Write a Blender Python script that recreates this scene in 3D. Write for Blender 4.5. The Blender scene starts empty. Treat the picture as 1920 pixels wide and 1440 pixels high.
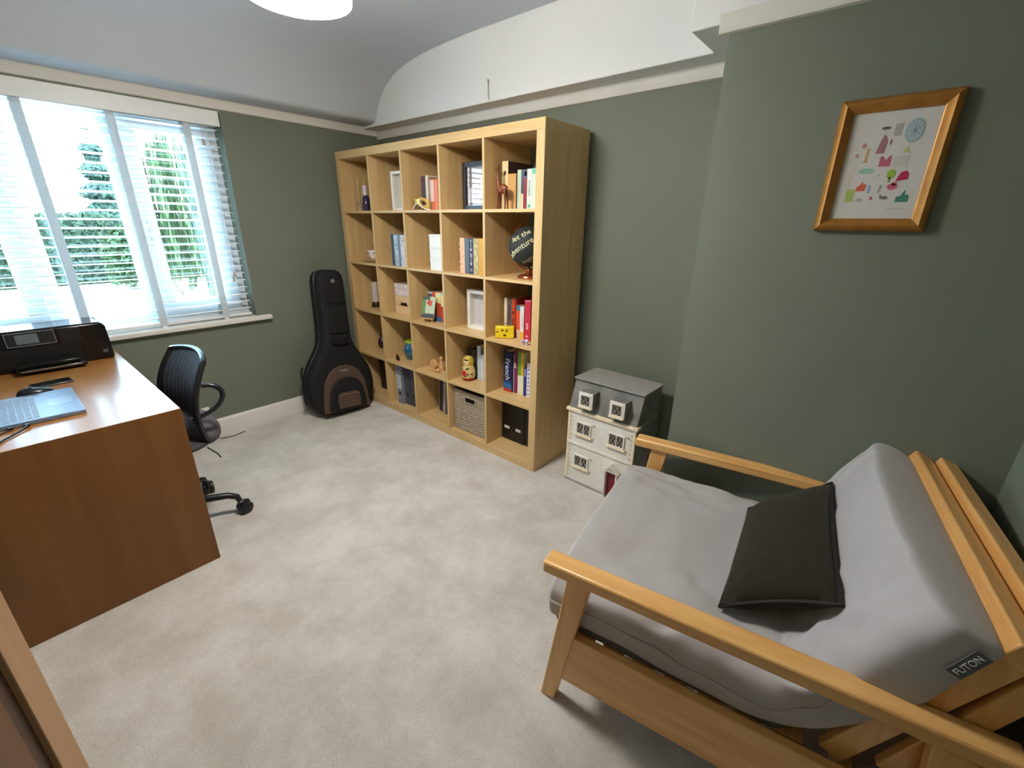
import bpy, bmesh, math, random
from mathutils import Matrix, Vector
random.seed(7)
S = bpy.context.scene
COL = S.collection
PI = math.pi

# ------------------------------------------------------------------ camera
cam_d = bpy.data.cameras.new('camera')
cam_d.sensor_fit = 'HORIZONTAL'; cam_d.sensor_width = 36.0
cam_d.lens = 819.5 / 1920 * 36.0
cam_d.clip_start = 0.02; cam_d.clip_end = 300
cam = bpy.data.objects.new('camera', cam_d); COL.objects.link(cam)
yaw, pit, roll = -0.69985, -0.35183, 0.01391
fw = Vector((math.sin(yaw)*math.cos(pit), math.cos(yaw)*math.cos(pit), math.sin(pit)))
r0 = Vector((math.cos(yaw), -math.sin(yaw), 0)); u0 = r0.cross(fw)
rt = r0*math.cos(roll) + u0*math.sin(roll); up = -r0*math.sin(roll) + u0*math.cos(roll)
cam.matrix_world = Matrix(((rt.x, up.x, -fw.x, 3.2083), (rt.y, up.y, -fw.y, -1.8241), (rt.z, up.z, -fw.z, 1.3927), (0, 0, 0, 1)))
S.camera = cam

# ------------------------------------------------------------------ sky, exposure
SKY = 3.6
LAMP = 24.0
W = bpy.data.worlds.new('overcast_sky'); S.world = W; W.use_nodes = True
bg = W.node_tree.nodes['Background']
bg.inputs[0].default_value = (0.52, 0.79, 1.0, 1); bg.inputs[1].default_value = SKY
S.view_settings.view_transform = 'Standard'; S.view_settings.look = 'None'
S.view_settings.gamma = 1.0; S.view_settings.use_curve_mapping = False
S.view_settings.exposure = 2.6

# ------------------------------------------------------------------ materials
def lin(c):
    return tuple(((x/255)/12.92 if x/255 <= .04045 else ((x/255+.055)/1.055)**2.4) for x in c)
def _base(name):
    m = bpy.data.materials.new(name); m.use_nodes = True
    nt = m.node_tree; return m, nt, nt.nodes['Principled BSDF']
def _ramp(nt, c0, c1, p0=.3, p1=.7):
    r = nt.nodes.new('ShaderNodeValToRGB'); e = r.color_ramp.elements
    e[0].position = p0; e[1].position = p1; e[0].color = (*c0, 1); e[1].color = (*c1, 1); return r
def mat(name, rgb, rough=.55, metal=0, var=.07, scale=18, bump=0, bscale=250, coat=0, spec=.5, emit=None, estr=0, sheen=0):
    m, nt, b = _base(name); c = lin(rgb); L = nt.links.new
    tc = nt.nodes.new('ShaderNodeTexCoord')
    n = nt.nodes.new('ShaderNodeTexNoise'); n.inputs['Scale'].default_value = scale; n.inputs['Detail'].default_value = 4
    L(tc.outputs['Object'], n.inputs['Vector'])
    r = _ramp(nt, tuple(x*(1-var) for x in c), tuple(min(1, x*(1+var)) for x in c)); L(n.outputs['Fac'], r.inputs['Fac'])
    L(r.outputs['Color'], b.inputs['Base Color'])
    b.inputs['Roughness'].default_value = rough; b.inputs['Metallic'].default_value = metal
    b.inputs['Coat Weight'].default_value = coat; b.inputs['Specular IOR Level'].default_value = spec
    b.inputs['Sheen Weight'].default_value = sheen
    if bump:
        n2 = nt.nodes.new('ShaderNodeTexNoise'); n2.inputs['Scale'].default_value = bscale; n2.inputs['Detail'].default_value = 3
        L(tc.outputs['Object'], n2.inputs['Vector'])
        bp = nt.nodes.new('ShaderNodeBump'); bp.inputs['Strength'].default_value = bump; bp.inputs['Distance'].default_value = .004
        L(n2.outputs['Fac'], bp.inputs['Height']); L(bp.outputs['Normal'], b.inputs['Normal'])
    if emit:
        b.inputs['Emission Color'].default_value = (*emit, 1); b.inputs['Emission Strength'].default_value = estr
    return m
def wood(name, ca, cb, axis='x', scale=1.0, rough=.45, stretch=16, coat=0, bump=.08):
    m, nt, b = _base(name); L = nt.links.new
    tc = nt.nodes.new('ShaderNodeTexCoord'); mp = nt.nodes.new('ShaderNodeMapping')
    sc = [stretch*scale]*3; sc['xyz'.index(axis)] = 1.1*scale; mp.inputs['Scale'].default_value = sc
    L(tc.outputs['Object'], mp.inputs['Vector'])
    n = nt.nodes.new('ShaderNodeTexNoise'); n.inputs['Scale'].default_value = 1.6; n.inputs['Detail'].default_value = 6
    n.inputs['Roughness'].default_value = .6; n.inputs['Distortion'].default_value = .4
    L(mp.outputs['Vector'], n.inputs['Vector'])
    r = _ramp(nt, lin(ca), lin(cb), .32, .68); L(n.outputs['Fac'], r.inputs['Fac']); L(r.outputs['Color'], b.inputs['Base Color'])
    b.inputs['Roughness'].default_value = rough; b.inputs['Coat Weight'].default_value = coat; b.inputs['Coat Roughness'].default_value = .15
    bp = nt.nodes.new('ShaderNodeBump'); bp.inputs['Strength'].default_value = bump; bp.inputs['Distance'].default_value = .002
    L(n.outputs['Fac'], bp.inputs['Height']); L(bp.outputs['Normal'], b.inputs['Normal'])
    return m
def glassy(name, tint=(.95, .98, 1.0), gloss=.06):
    m = bpy.data.materials.new(name); m.use_nodes = True; nt = m.node_tree; nt.nodes.clear(); L = nt.links.new
    o = nt.nodes.new('ShaderNodeOutputMaterial'); t = nt.nodes.new('ShaderNodeBsdfTransparent'); t.inputs[0].default_value = (*tint, 1)
    g = nt.nodes.new('ShaderNodeBsdfGlossy'); g.inputs['Roughness'].default_value = .02
    x = nt.nodes.new('ShaderNodeMixShader'); x.inputs[0].default_value = gloss
    L(t.outputs[0], x.inputs[1]); L(g.outputs[0], x.inputs[2]); L(x.outputs[0], o.inputs[0]); return m

M = {}
M['wall'] = mat('sage_green_paint', (115, 121, 107), .62, var=.03, scale=2.5, bump=.06, bscale=90)
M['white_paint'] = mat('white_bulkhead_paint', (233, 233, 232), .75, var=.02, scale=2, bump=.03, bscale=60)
M['ceiling_paint'] = mat('shade_toned_ceiling_paint', (194, 200, 208), .8, var=.02, scale=2, bump=.03, bscale=60)  # ceiling's dim, bluish daylight shade put into its paint colour
M['gloss_white'] = mat('white_gloss_paint', (226, 223, 216), .35, var=.02, scale=6)
M['upvc'] = mat('white_window_plastic', (232, 236, 240), .3, var=.01)
M['glass'] = glassy('window_glass')
M['slat'] = mat('white_blind_slat', (236, 238, 238), .4, var=.02)
M['tape'] = mat('white_fabric_tape', (222, 228, 230), .85, var=.04, scale=90)
_nt = M['tape'].node_tree; _b = _nt.nodes['Principled BSDF']; _tl = _nt.nodes.new('ShaderNodeBsdfTranslucent'); _tl.inputs[0].default_value = (.72, .76, .78, 1)
_mx = _nt.nodes.new('ShaderNodeMixShader'); _mx.inputs[0].default_value = .35; _o = _nt.nodes['Material Output']
_nt.links.new(_b.outputs[0], _mx.inputs[1]); _nt.links.new(_tl.outputs[0], _mx.inputs[2]); _nt.links.new(_mx.outputs[0], _o.inputs[0])
M['tassel'] = mat('beige_tassel', (196, 168, 150), .6)
def carpet():
    m, nt, b = _base('cream_carpet_pile'); L = nt.links.new
    tc = nt.nodes.new('ShaderNodeTexCoord')
    def noise(sc, det, ro, di=0):
        n = nt.nodes.new('ShaderNodeTexNoise'); n.inputs['Scale'].default_value = sc; n.inputs['Detail'].default_value = det
        n.inputs['Roughness'].default_value = ro; n.inputs['Distortion'].default_value = di; L(tc.outputs['Object'], n.inputs['Vector']); return n
    n1 = noise(3.6, 9, .72, .15)
    r1 = _ramp(nt, lin((214, 206, 196)), lin((237, 231, 224)), .40, .62); L(n1.outputs['Fac'], r1.inputs['Fac'])
    n2 = noise(170, 3, .6); r2 = _ramp(nt, (.8, .8, .8), (1, 1, 1), .3, .62); L(n2.outputs['Fac'], r2.inputs['Fac'])
    mx = nt.nodes.new('ShaderNodeMix'); mx.data_type = 'RGBA'; mx.blend_type = 'MULTIPLY'; mx.inputs[0].default_value = .85
    L(r1.outputs['Color'], mx.inputs[6]); L(r2.outputs['Color'], mx.inputs[7]); L(mx.outputs[2], b.inputs['Base Color'])
    n3 = noise(42, 8, .85)
    bp = nt.nodes.new('ShaderNodeBump'); bp.inputs['Strength'].default_value = .6; bp.inputs['Distance'].default_value = .02
    L(n3.outputs['Fac'], bp.inputs['Height']); L(bp.outputs['Normal'], b.inputs['Normal'])
    b.inputs['Roughness'].default_value = .95; b.inputs['Specular IOR Level'].default_value = .1; b.inputs['Sheen Weight'].default_value = .15
    return m
M['carpet'] = carpet()
BIRCH = ((202, 166, 112), (218, 186, 134))
M['birch_x'] = wood('birch_veneer_x', *BIRCH, 'x', 1.2, .42)
M['birch_z'] = wood('birch_veneer_z', *BIRCH, 'z', 1.2, .42)
M['birch_y'] = wood('birch_veneer_y', *BIRCH, 'y', 1.2, .42)
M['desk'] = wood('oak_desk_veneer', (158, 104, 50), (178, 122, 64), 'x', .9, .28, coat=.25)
M['desk_end'] = wood('oak_desk_veneer_shaded', (112, 68, 24), (126, 80, 32), 'z', .6, .4)  # same veneer darkened, shade on the uprights put into the colour
M['door'] = wood('stained_door_wood', (196, 148, 106), (210, 164, 120), 'z', 1.2, .5)
M['door_recess_shade'] = wood('door_wood_recess_shade', (78, 50, 30), (96, 62, 38), 'z', 1.2, .5)  # door wood darkened, shadow of the moulding recess put into the colour
M['door_panel'] = wood('stained_door_wood_panel', (118, 78, 46), (138, 92, 56), 'z', 1.2, .5)
PINE = ((214, 154, 84), (236, 186, 118))
for a_ in 'xyz': M['pine_'+a_] = wood('lacquered_pine_'+a_, *PINE, a_, 1.8, .35, coat=.25, stretch=14)
M['black'] = mat('black_plastic', (20, 20, 22), .38, var=.1)
M['black_gloss'] = mat('glossy_black_plastic', (14, 14, 17), .15, var=.1)
M['black_cloth'] = mat('black_nylon_cloth', (12, 11, 12), .8, var=.15, scale=60, bump=.25, bscale=400)
M['brown_cloth'] = mat('brown_canvas_pocket', (86, 66, 54), .8, var=.1, scale=60, bump=.2, bscale=400)
M['silver'] = mat('silver_print', (150, 150, 155), .35, metal=.6)
M['grey_metal'] = mat('grey_metal', (120, 122, 126), .35, metal=.8)
M['laptop'] = mat('grey_laptop_shell', (118, 136, 160), .35, metal=.3)
M['keys'] = mat('grey_laptop_keys', (140, 158, 182), .5)
M['screen'] = mat('dark_screen', (60, 72, 80), .1)
M['futon'] = mat('grey_cotton_futon', (174, 169, 168), .9, var=.03, scale=5, bump=.12, bscale=500, sheen=.2)
M['futon_dark'] = mat('dark_grey_tag_and_gap_shade', (96, 96, 98), .9, var=.05)  # dark label cloth, also colours the shaded gap under the mattress
M['cushion'] = mat('olive_brown_velvet', (48, 43, 33), .95, var=.12, scale=30, bump=.2, bscale=300, sheen=.1, spec=.1)
M['gold_frame'] = mat('antique_gold_frame', (176, 120, 52), .38, metal=.45, var=.16, scale=30, bump=.1, bscale=120)
M['paper'] = mat('white_paper', (226, 224, 220), .6, var=.01)
M['white_card'] = mat('white_lacquered_card', (232, 228, 222), .4, var=.02)
M['cream'] = mat('cream_paper', (232, 218, 190), .7, var=.03)
_cc = {}
def C(r, g, b, rough=.5, **k):
    key = (r, g, b, rough, tuple(sorted(k.items())))
    if key not in _cc: _cc[key] = mat('colour_%02x%02x%02x' % (r, g, b), (r, g, b), rough, **k)
    return _cc[key]

# ------------------------------------------------------------------ mesh helpers
class G:
    def __init__(s): s.v = []; s.f = []
    def add(s, vs, fs, T=None):
        o = len(s.v)
        s.v += [tuple((T @ Vector(p)) if T else p) for p in vs]
        s.f += [tuple(i+o for i in f) for f in fs]; return s
    def box(s, x0, y0, z0, x1, y1, z1, T=None):
        vs = [(x0,y0,z0),(x1,y0,z0),(x1,y1,z0),(x0,y1,z0),(x0,y0,z1),(x1,y0,z1),(x1,y1,z1),(x0,y1,z1)]
        return s.add(vs, [(0,3,2,1),(4,5,6,7),(0,1,5,4),(1,2,6,5),(2,3,7,6),(3,0,4,7)], T)
    def prism(s, poly, ax, lo, hi, T=None):
        n = len(poly)
        def mk(p, h):
            return {'x': (h, p[0], p[1]), 'y': (p[0], h, p[1]), 'z': (p[0], p[1], h)}[ax]
        vs = [mk(p, lo) for p in poly] + [mk(p, hi) for p in poly]
        a = sum(poly[i][0]*poly[(i+1) % n][1]-poly[(i+1) % n][0]*poly[i][1] for i in range(n))
        fl = (a < 0) != (ax == 'y')
        fs = [tuple(range(n))[::-1], tuple(range(n, 2*n))] + [(i, (i+1) % n, n+(i+1) % n, n+i) for i in range(n)]
        if fl: fs = [f[::-1] for f in fs]
        return s.add(vs, fs, T)
    def lathe(s, prof, seg=24, T=None):
        vs = []; fs = []; n = len(prof)
        for r, z in prof:
            for k in range(seg):
                t = 2*PI*k/seg; vs.append((r*math.cos(t), r*math.sin(t), z))
        for i in range(n-1):
            for k in range(seg):
                k2 = (k+1) % seg; fs.append((i*seg+k, i*seg+k2, (i+1)*seg+k2, (i+1)*seg+k))
        if prof[0][0] > 1e-6: fs.append(tuple(range(seg))[::-1])
        if prof[-1][0] > 1e-6: fs.append(tuple((n-1)*seg+k for k in range(seg)))
        return s.add(vs, fs, T)
    def tube(s, path, r, seg=8, T=None, closed=False, flat=1.0):
        P = [Vector(p) for p in path]; n = len(P); R = r if isinstance(r, (list, tuple)) else [r]*n
        vs = []; fs = []; prev = None
        for i in range(n):
            if closed: d = P[(i+1) % n]-P[i-1]
            else: d = P[min(i+1, n-1)]-P[max(i-1, 0)]
            d.normalize()
            if prev is None:
                a = Vector((0, 0, 1)) if abs(d.z) < .9 else Vector((1, 0, 0)); u = d.cross(a).normalized()
            else:
                u = (prev-d*prev.dot(d)).normalized()
            prev = u; w = d.cross(u)
            for k in range(seg):
                t = 2*PI*k/seg; vs.append(tuple(P[i]+u*R[i]*math.cos(t)+w*R[i]*flat*math.sin(t)))
        for i in range(n if closed else n-1):
            j = (i+1) % n
            for k in range(seg):
                k2 = (k+1) % seg; fs.append((i*seg+k, i*seg+k2, j*seg+k2, j*seg+k))
        if not closed: fs += [tuple(range(seg))[::-1], tuple((n-1)*seg+k for k in range(seg))]
        return s.add(vs, fs, T)
    def ell(s, c, rad, seg=16, rings=10, T=None):
        vs = []; fs = []
        for i in range(rings+1):
            ph = PI*i/rings
            for k in range(seg):
                t = 2*PI*k/seg
                vs.append((c[0]+rad[0]*math.sin(ph)*math.cos(t), c[1]+rad[1]*math.sin(ph)*math.sin(t), c[2]-rad[2]*math.cos(ph)))
        for i in range(rings):
            for k in range(seg):
                k2 = (k+1) % seg; fs.append((i*seg+k, i*seg+k2, (i+1)*seg+k2, (i+1)*seg+k))
        return s.add(vs, fs, T)
    def grid(s, fn, nu, nv, cu=False, cv=False, skip=None, T=None):
        vs = [fn(i/(nu if cu else nu-1), j/(nv if cv else nv-1)) for i in range(nu) for j in range(nv)]; fs = []
        for i in range(nu if cu else nu-1):
            for j in range(nv if cv else nv-1):
                if skip and skip((i+.5)/(nu-1), (j+.5)/(nv-1)): continue
                i2 = (i+1) % nu; j2 = (j+1) % nv
                fs.append((i*nv+j, i2*nv+j, i2*nv+j2, i*nv+j2))
        return s.add(vs, fs, T)
    def build(s, name, m, parent=None, bevel=0, bseg=2, solid=0, smooth=True, sub=0, angle=38, loc=None, weld=False):
        me = bpy.data.meshes.new(name); me.from_pydata(s.v, [], s.f); me.validate()
        if weld:
            b = bmesh.new(); b.from_mesh(me); bmesh.ops.remove_doubles(b, verts=b.verts, dist=1e-5); bmesh.ops.recalc_face_normals(b, faces=b.faces); b.to_mesh(me); b.free()
        me.materials.append(M[m] if isinstance(m, str) else m)
        if smooth:
            me.polygons.foreach_set('use_smooth', [True]*len(me.polygons)); me.set_sharp_from_angle(angle=math.radians(angle))
        o = bpy.data.objects.new(name, me); COL.objects.link(o)
        if parent: o.parent = parent
        if loc: o.location = loc
        if solid:
            d = o.modifiers.new('solid', 'SOLIDIFY'); d.thickness = solid; d.offset = 0
        if bevel:
            d = o.modifiers.new('bevel', 'BEVEL'); d.width = bevel; d.segments = bseg; d.limit_method = 'ANGLE'; d.angle_limit = math.radians(35)
        if sub:
            d = o.modifiers.new('sub', 'SUBSURF'); d.levels = sub; d.render_levels = sub
        return o
def tag(o, label, cat, group=None):
    o['label'] = label; o['category'] = cat
    if group: o['group'] = group
    return o
def thing(name, label, cat, loc=(0, 0, 0), rz=0, group=None):
    o = bpy.data.objects.new(name, None); COL.objects.link(o); o.empty_display_size = .05
    o.location = loc; o.rotation_euler = (0, 0, rz); return tag(o, label, cat, group)
def struct(o): o['kind'] = 'structure'; return o
def twin(o, parent=None, loc=None, rot=None):
    c = o.copy(); COL.objects.link(c)
    if parent: c.parent = parent
    if loc is not None: c.location = loc
    if rot is not None: c.rotation_euler = rot
    return c
def bx(name, m, parent, *a, bevel=0, **k): return G().box(*a).build(name, m, parent, bevel=bevel, **k)
def Rz(a): return Matrix.Rotation(a, 4, 'Z')
def Rx(a): return Matrix.Rotation(a, 4, 'X')
def Ry(a): return Matrix.Rotation(a, 4, 'Y')
def Tr(x, y, z): return Matrix.Translation((x, y, z))
def lettering(text, size, extrude=.0003, align='CENTER', shear=0):
    cu = bpy.data.curves.new('txt', 'FONT'); cu.body = text; cu.size = size; cu.extrude = extrude; cu.align_x = align; cu.align_y = 'CENTER'; cu.shear = shear; cu.resolution_u = 3
    o = bpy.data.objects.new('txt', cu); COL.objects.link(o)
    dg = bpy.context.evaluated_depsgraph_get(); me = bpy.data.meshes.new_from_object(o.evaluated_get(dg))
    vs = [tuple(v.co) for v in me.vertices]; fs = [tuple(p.vertices) for p in me.polygons]
    bpy.data.objects.remove(o); bpy.data.curves.remove(cu); bpy.data.meshes.remove(me)
    return vs, fs

# ------------------------------------------------------------------ the room
XB, XF, YL, YR, YC = -.06, 3.60, -2.13, .42, -.043     # window wall, futon wall, left wall, shelf wall, breast face
XC = 2.618                                             # breast edge
struct(bx('floor', 'carpet', None, XB, YL, -.1, XF, YR, 0))
WY0, WY1, WZ0, WZ1 = -2.07, -.68, .777, 1.985           # window opening
g = G()
g.box(XB-.3, YL-.2, -.1, XB, YR+.2, WZ0-.032); g.box(XB-.3, YL-.2, WZ1, XB, YR+.2, 2.6)
g.box(XB-.3, YL-.2, WZ0-.032, XB, WY0, WZ1); g.box(XB-.3, WY1, WZ0-.032, XB, YR+.2, WZ1)
struct(g.build('wall_back', 'wall'))
struct(bx('wall_right', 'wall', None, XB, YR, -.1, XF, YR+.15, 2.6))
wb = struct(bx('wall_breast', 'wall', None, XC, YC, -.1, XF, YR-.001, 2.035))
struct(bx('wall_front', 'wall', None, XF, YL-.15, -.1, XF+.15, YR+.15, 2.6))
struct(bx('wall_left', 'wall', None, XB, YL-.15, -.1, XF, YL, 2.6))
prof = [(XB, 2.052), (.05, 2.052), (.12, 2.064), (.145, 2.10), (.19, 2.17), (.25, 2.235), (.33, 2.287), (.44, 2.328), (.58, 2.357), (.75, 2.374), (1.0, 2.386), (1.35, 2.39), (XF, 2.39)]
pp = []
for i in range(len(prof)-1):        # smooth resample
    p0, p1, p2, p3 = [prof[max(0, min(len(prof)-1, i+k))] for k in (-1, 0, 1, 2)]
    for t in (0, .25, .5, .75):
        f = lambda a, b, c, d: .5*((2*b)+(-a+c)*t+(2*a-5*b+4*c-d)*t*t+(-a+3*b-3*c+d)*t**3)
        pp.append((f(p0[0], p1[0], p2[0], p3[0]), f(p0[1], p1[1], p2[1], p3[1])))
pp.append(prof[-1])
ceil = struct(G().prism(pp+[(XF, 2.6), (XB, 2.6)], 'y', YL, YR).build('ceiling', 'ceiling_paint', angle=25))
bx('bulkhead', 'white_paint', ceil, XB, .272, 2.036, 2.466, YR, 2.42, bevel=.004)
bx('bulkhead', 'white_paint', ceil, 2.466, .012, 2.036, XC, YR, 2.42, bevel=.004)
bx('frieze', 'white_paint', wb, XC-.002, YC-.004, 2.03, XF, YC+.02, 2.42)
railp = [(0, 0), (.016, .002), (.02, .008), (.022, .04), (.028, .053), (0, .053)]
struct(G().prism([(YR-a, 1.983+b) for a, b in railp], 'x', XB, XC).build('trim_1', 'gloss_white'))
struct(G().prism([(XB+a, 2.0+b) for a, b in railp], 'y', YL, YR-.03).build('trim_2', 'gloss_white'))
struct(G().prism([(YC-a, 1.983+b) for a, b in railp], 'x', XC-.028, XF).build('trim_3', 'gloss_white'))
struct(G().prism([(XC-a, 1.983+b) for a, b in railp], 'y', YC, YR-.03).build('trim_4', 'gloss_white'))
skp = [(0, 0), (.018, 0), (.018, .1), (.012, .112), (.006, .12), (0, .12)]
struct(G().prism([(XB+a, b) for a, b in skp], 'y', YL, YR).build('baseboard_back', 'gloss_white'))
struct(G().prism([(YR-a, b) for a, b in skp], 'x', XB+.02, XC).build('baseboard_right', 'gloss_white'))
struct(G().prism([(YC-a, b) for a, b in skp], 'x', XC-.018, XF-.02).build('baseboard_breast', 'gloss_white'))
struct(G().prism([(XC-a, b) for a, b in skp], 'y', YC, YR-.02).build('baseboard_alcove', 'gloss_white'))
struct(G().prism([(XF-a, b) for a, b in skp], 'y', -1.2, YC-.02).build('baseboard_front', 'gloss_white'))
struct(G().prism([(YL+a, b) for a, b in skp], 'x', XB+.02, XF).build('baseboard_left', 'gloss_white'))

# window: casement / fixed light / casement
win = struct(bpy.data.objects.new('window_1', None)); COL.objects.link(win)
FX0, FX1 = -.25, -.18
def frame_ring(y0, y1, z0, z1, w, x0, x1):
    return G().box(x0, y0, z0, x1, y1, z0+w).box(x0, y0, z1-w, x1, y1, z1).box(x0, y0, z0+w, x1, y0+w, z1-w).box(x0, y1-w, z0+w, x1, y1, z1-w)
frame_ring(WY0, WY1, WZ0, WZ1, .055, FX0, FX1).build('window_frame', 'upvc', win, bevel=.004)
my = (-1.19, -1.63)
for y in my: bx('mullion', 'upvc', win, FX0, y-.03, WZ0+.055, FX1, y+.03, WZ1-.055, bevel=.004)
for (y0, y1, cas) in ((my[0]+.03, WY1-.055, 1), (my[1]+.03, my[0]-.03, 0), (WY0+.055, my[1]-.03, 1)):
    if cas:
        frame_ring(y0-.012, y1+.012, WZ0+.045, WZ1-.045, .085, -.215, -.155).build('sash', 'upvc', win, bevel=.006)
        bx('pane', 'glass', win, -.20, y0+.065, WZ0+.125, -.195, y1-.065, WZ1-.125)
        hb = bx('handle', 'upvc', win, -.155, y0+.01, 1.30, -.14, y0+.032, 1.38, bevel=.003)
        bx('lever', 'upvc', hb, -.14, y0+.012, 1.24, -.125, y0+.03, 1.36, bevel=.003)
    else:
        frame_ring(y0, y1, WZ0+.055, WZ1-.055, .016, -.215, -.19).build('bead', 'upvc', win, bevel=.002)
        bx('pane', 'glass', win, -.222, y0, WZ0+.055, -.217, y1, WZ1-.055)
G().box(FX1, WY0, WZ0-.03, XB, WY1, WZ0).box(XB, WY0-.08, WZ0-.03, XB+.045, WY1+.085, WZ0).build('window_sill', 'gloss_white', win, bevel=.006)

# open door at the left of the camera
dr = struct(bpy.data.objects.new('door_1', None)); COL.objects.link(dr)
dr.location = (2.74, -1.878, 0); dr.rotation_euler = (0, 0, math.atan2(-.2, .78))
DL = .76
bx('leaf', 'door_panel', dr, 0.052, -.034, .006, DL, -.004, 1.98)
bx('stile', 'door', dr, 0, -.04, .006, .036, 0, 1.98, bevel=.0008)
bx('moulding', 'door_recess_shade', dr, .036, -.04, .006, .052, -.004, 1.98)
bx('stile', 'door', dr, DL-.1, -.04, .006, DL, 0, 1.98, bevel=.002)

# ------------------------------------------------------------------ garden outside
bld = struct(bx('ground', C(206, 206, 200, .8), None, -60, -40, -.7, XB-.3, 40, -.6))
def leaves(name, fn, n, size, m, parent, seed=1, vert=False):
    rnd = random.Random(seed); g = G()
    for _ in range(n):
        p, d = fn(rnd); s = size*rnd.uniform(.6, 1.4)
        d = Vector(d).normalized(); a = d.orthogonal().normalized(); a = (Matrix.Rotation(rnd.uniform(0, 6.28), 3, d) @ a); b = d.cross(a)
        if vert: a = Vector((rnd.uniform(-1, 1), rnd.uniform(-1, 1), 0)).normalized(); b = Vector((0, 0, 1)); a *= .55; b *= 1.7
        p = Vector(p); g.add([tuple(p-a*s*.35), tuple(p+b*s), tuple(p+a*s*.35), tuple(p-b*s)], [(0, 1, 2, 3)])
    o = g.build(name, m, parent, smooth=False); o['kind'] = 'stuff'; return o
M['leaf_hedge'] = mat('hedge_leaves', (36, 54, 28), .6, var=.35, scale=3)
M['leaf_conifer'] = mat('conifer_needles', (32, 56, 38), .6, var=.3, scale=3)
M['leaf_willow'] = mat('willow_leaves', (62, 76, 36), .6, var=.3, scale=3)
M['bark'] = mat('tree_bark', (92, 76, 60), .9, var=.2, bump=.3, bscale=20)
h = thing('garden_hedge', 'long clipped dark green hedge across the garden below the conifer', 'hedge', (-16.6, 0, -.6))
bx('core', 'leaf_hedge', h, -.35, -7, 0, .35, 7, 1.95)
leaves('foliage', lambda r: ((r.choice([.42, .42, .38])+r.uniform(-.1, .1), r.uniform(-7, 7), r.uniform(0, 2.08)), (1, r.uniform(-1, 1), r.uniform(-.6, 1))), 9000, .11, 'leaf_hedge', h, 2)
t = thing('conifer_tree', 'pointed blue-green conifer rising behind the hedge', 'tree', (-19.5, 1.75, -.6))
G().tube([(0, 0, 0), (0, 0, 2.5), (0, 0, 4.7)], [.16, .1, .02]).build('trunk', 'bark', t)
def conf(r):
    z = r.random()**1.3*4.6+.5; k = 1-(z-.5)/4.7; lay = .72+.28*math.sin(z*9)
    rad = 1.45*k**.85*lay*math.sqrt(r.uniform(.15, 1)); a = r.uniform(0, 6.28)
    return (rad*math.cos(a), rad*math.sin(a), z-.18*rad), (math.cos(a), math.sin(a), r.uniform(.2, 1.2))
leaves('foliage', conf, 9000, .12, 'leaf_conifer', t, 3)
t = thing('willow_tree', 'pale yellow-green weeping willow with hanging fronds beyond the right casement', 'tree', (-10.3, 2.0, -.6))
G().tube([(0, 0, 0), (.05, .05, 1.5), (0, 0, 3.2)], [.16, .12, .06]).build('trunk', 'bark', t)
_rw = random.Random(5); fr = [(_rw.uniform(0, 6.28), math.sqrt(_rw.uniform(.03, 1))) for _ in range(150)]
def will(r):
    a, q = r.choice(fr); rad = 1.32*q; top = 3.9-.9*q*q; z = r.uniform(.55+.3*math.sin(a*7), top)
    return (rad*math.cos(a)+r.gauss(0, .025), rad*math.sin(a)+r.gauss(0, .025), z), (r.uniform(-1, 1), r.uniform(-1, 1), .25)
leaves('foliage', will, 13000, .085, 'leaf_willow', t, 4, vert=True)
t = thing('leafy_shrub', 'rounded bright green shrub growing between hedge and willow', 'shrub', (-14.2, 1.25, -.6))
leaves('foliage', lambda r: ((lambda a, b, k: (.75*k*math.cos(a)*math.cos(b), .8*k*math.sin(a)*math.cos(b), .75+1.05*k*math.sin(b)))(r.uniform(0, 6.28), r.uniform(-.7, 1.57), r.uniform(.75, 1)), (r.uniform(-1, 1), r.uniform(-1, 1), r.uniform(0, 1))), 3500, .10, mat('shrub_leaves', (46, 68, 26), .6, var=.3, scale=3), t, 6)
G().tube([(0, 0, 0), (0, 0, 1.0)], [.05, .03]).build('stem', 'bark', t)

# ------------------------------------------------------------------ venetian blind
BX = -.098
vb = thing('venetian_blind', 'white wooden venetian blind with wide fabric tapes hanging in the window recess', 'blind', (BX, -1.375, WZ0))
Y0, Y1 = -1.375-WY0-.02, WY1+1.375-.022      # half extents
Y0 = -(Y0)
bx('head_rail', 'slat', vb, -.03, Y0, 1.135, .025, Y1, 1.185)
bx('valance', 'slat', vb, .03, Y0-.015, 1.135, .042, Y1+.016, 1.216, bevel=.003)
NS = 24; pitch = .0462; zb = .052
sl = None
for i in range(NS):
    if sl is None:
        n = 6; sec = [(-.025+.05*k/n, .0035*(1-(2*k/n-1)**2)) for k in range(n+1)]
        poly = sec+[(a, b+.0026) for a, b in sec[::-1]]
        sl = G().prism(poly, 'y', Y0, Y1).build('slat', 'slat', vb); sl.location = (0, 0, zb); sl.rotation_euler = (0, math.radians(-5), 0)
    else: twin(sl, vb, (0, 0, zb+i*pitch))
bx('bottom_rail', 'slat', vb, -.026, Y0, .008, .026, Y1, .026, bevel=.004)
for y in (-.86, -1.195, -1.53, -1.865):
    yy = y+1.375
    bx('tape', 'tape', vb, .0262, yy-.019, .006, .0275, yy+.019, 1.14)
    bx('tape', 'tape', vb, -.0275, yy-.019, .006, -.0262, yy+.019, 1.14)
    bx('tape_clip', 'slat', vb, -.02, yy-.012, .0, .03, yy+.012, .008)
for y, z in ((-.79, 1.06), (-.775, .27), (-.765, .30)):
    yy = y+1.375
    G().tube([(.034, yy, 1.14), (.034, yy, z)], .0015, 5).build('cord', 'tape', vb)
    G().lathe([(.002, .035), (.005, .03), (.008, .008), (.005, 0)], 10, Tr(.034, yy, z-.035)).build('tassel', 'tassel', vb)

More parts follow.
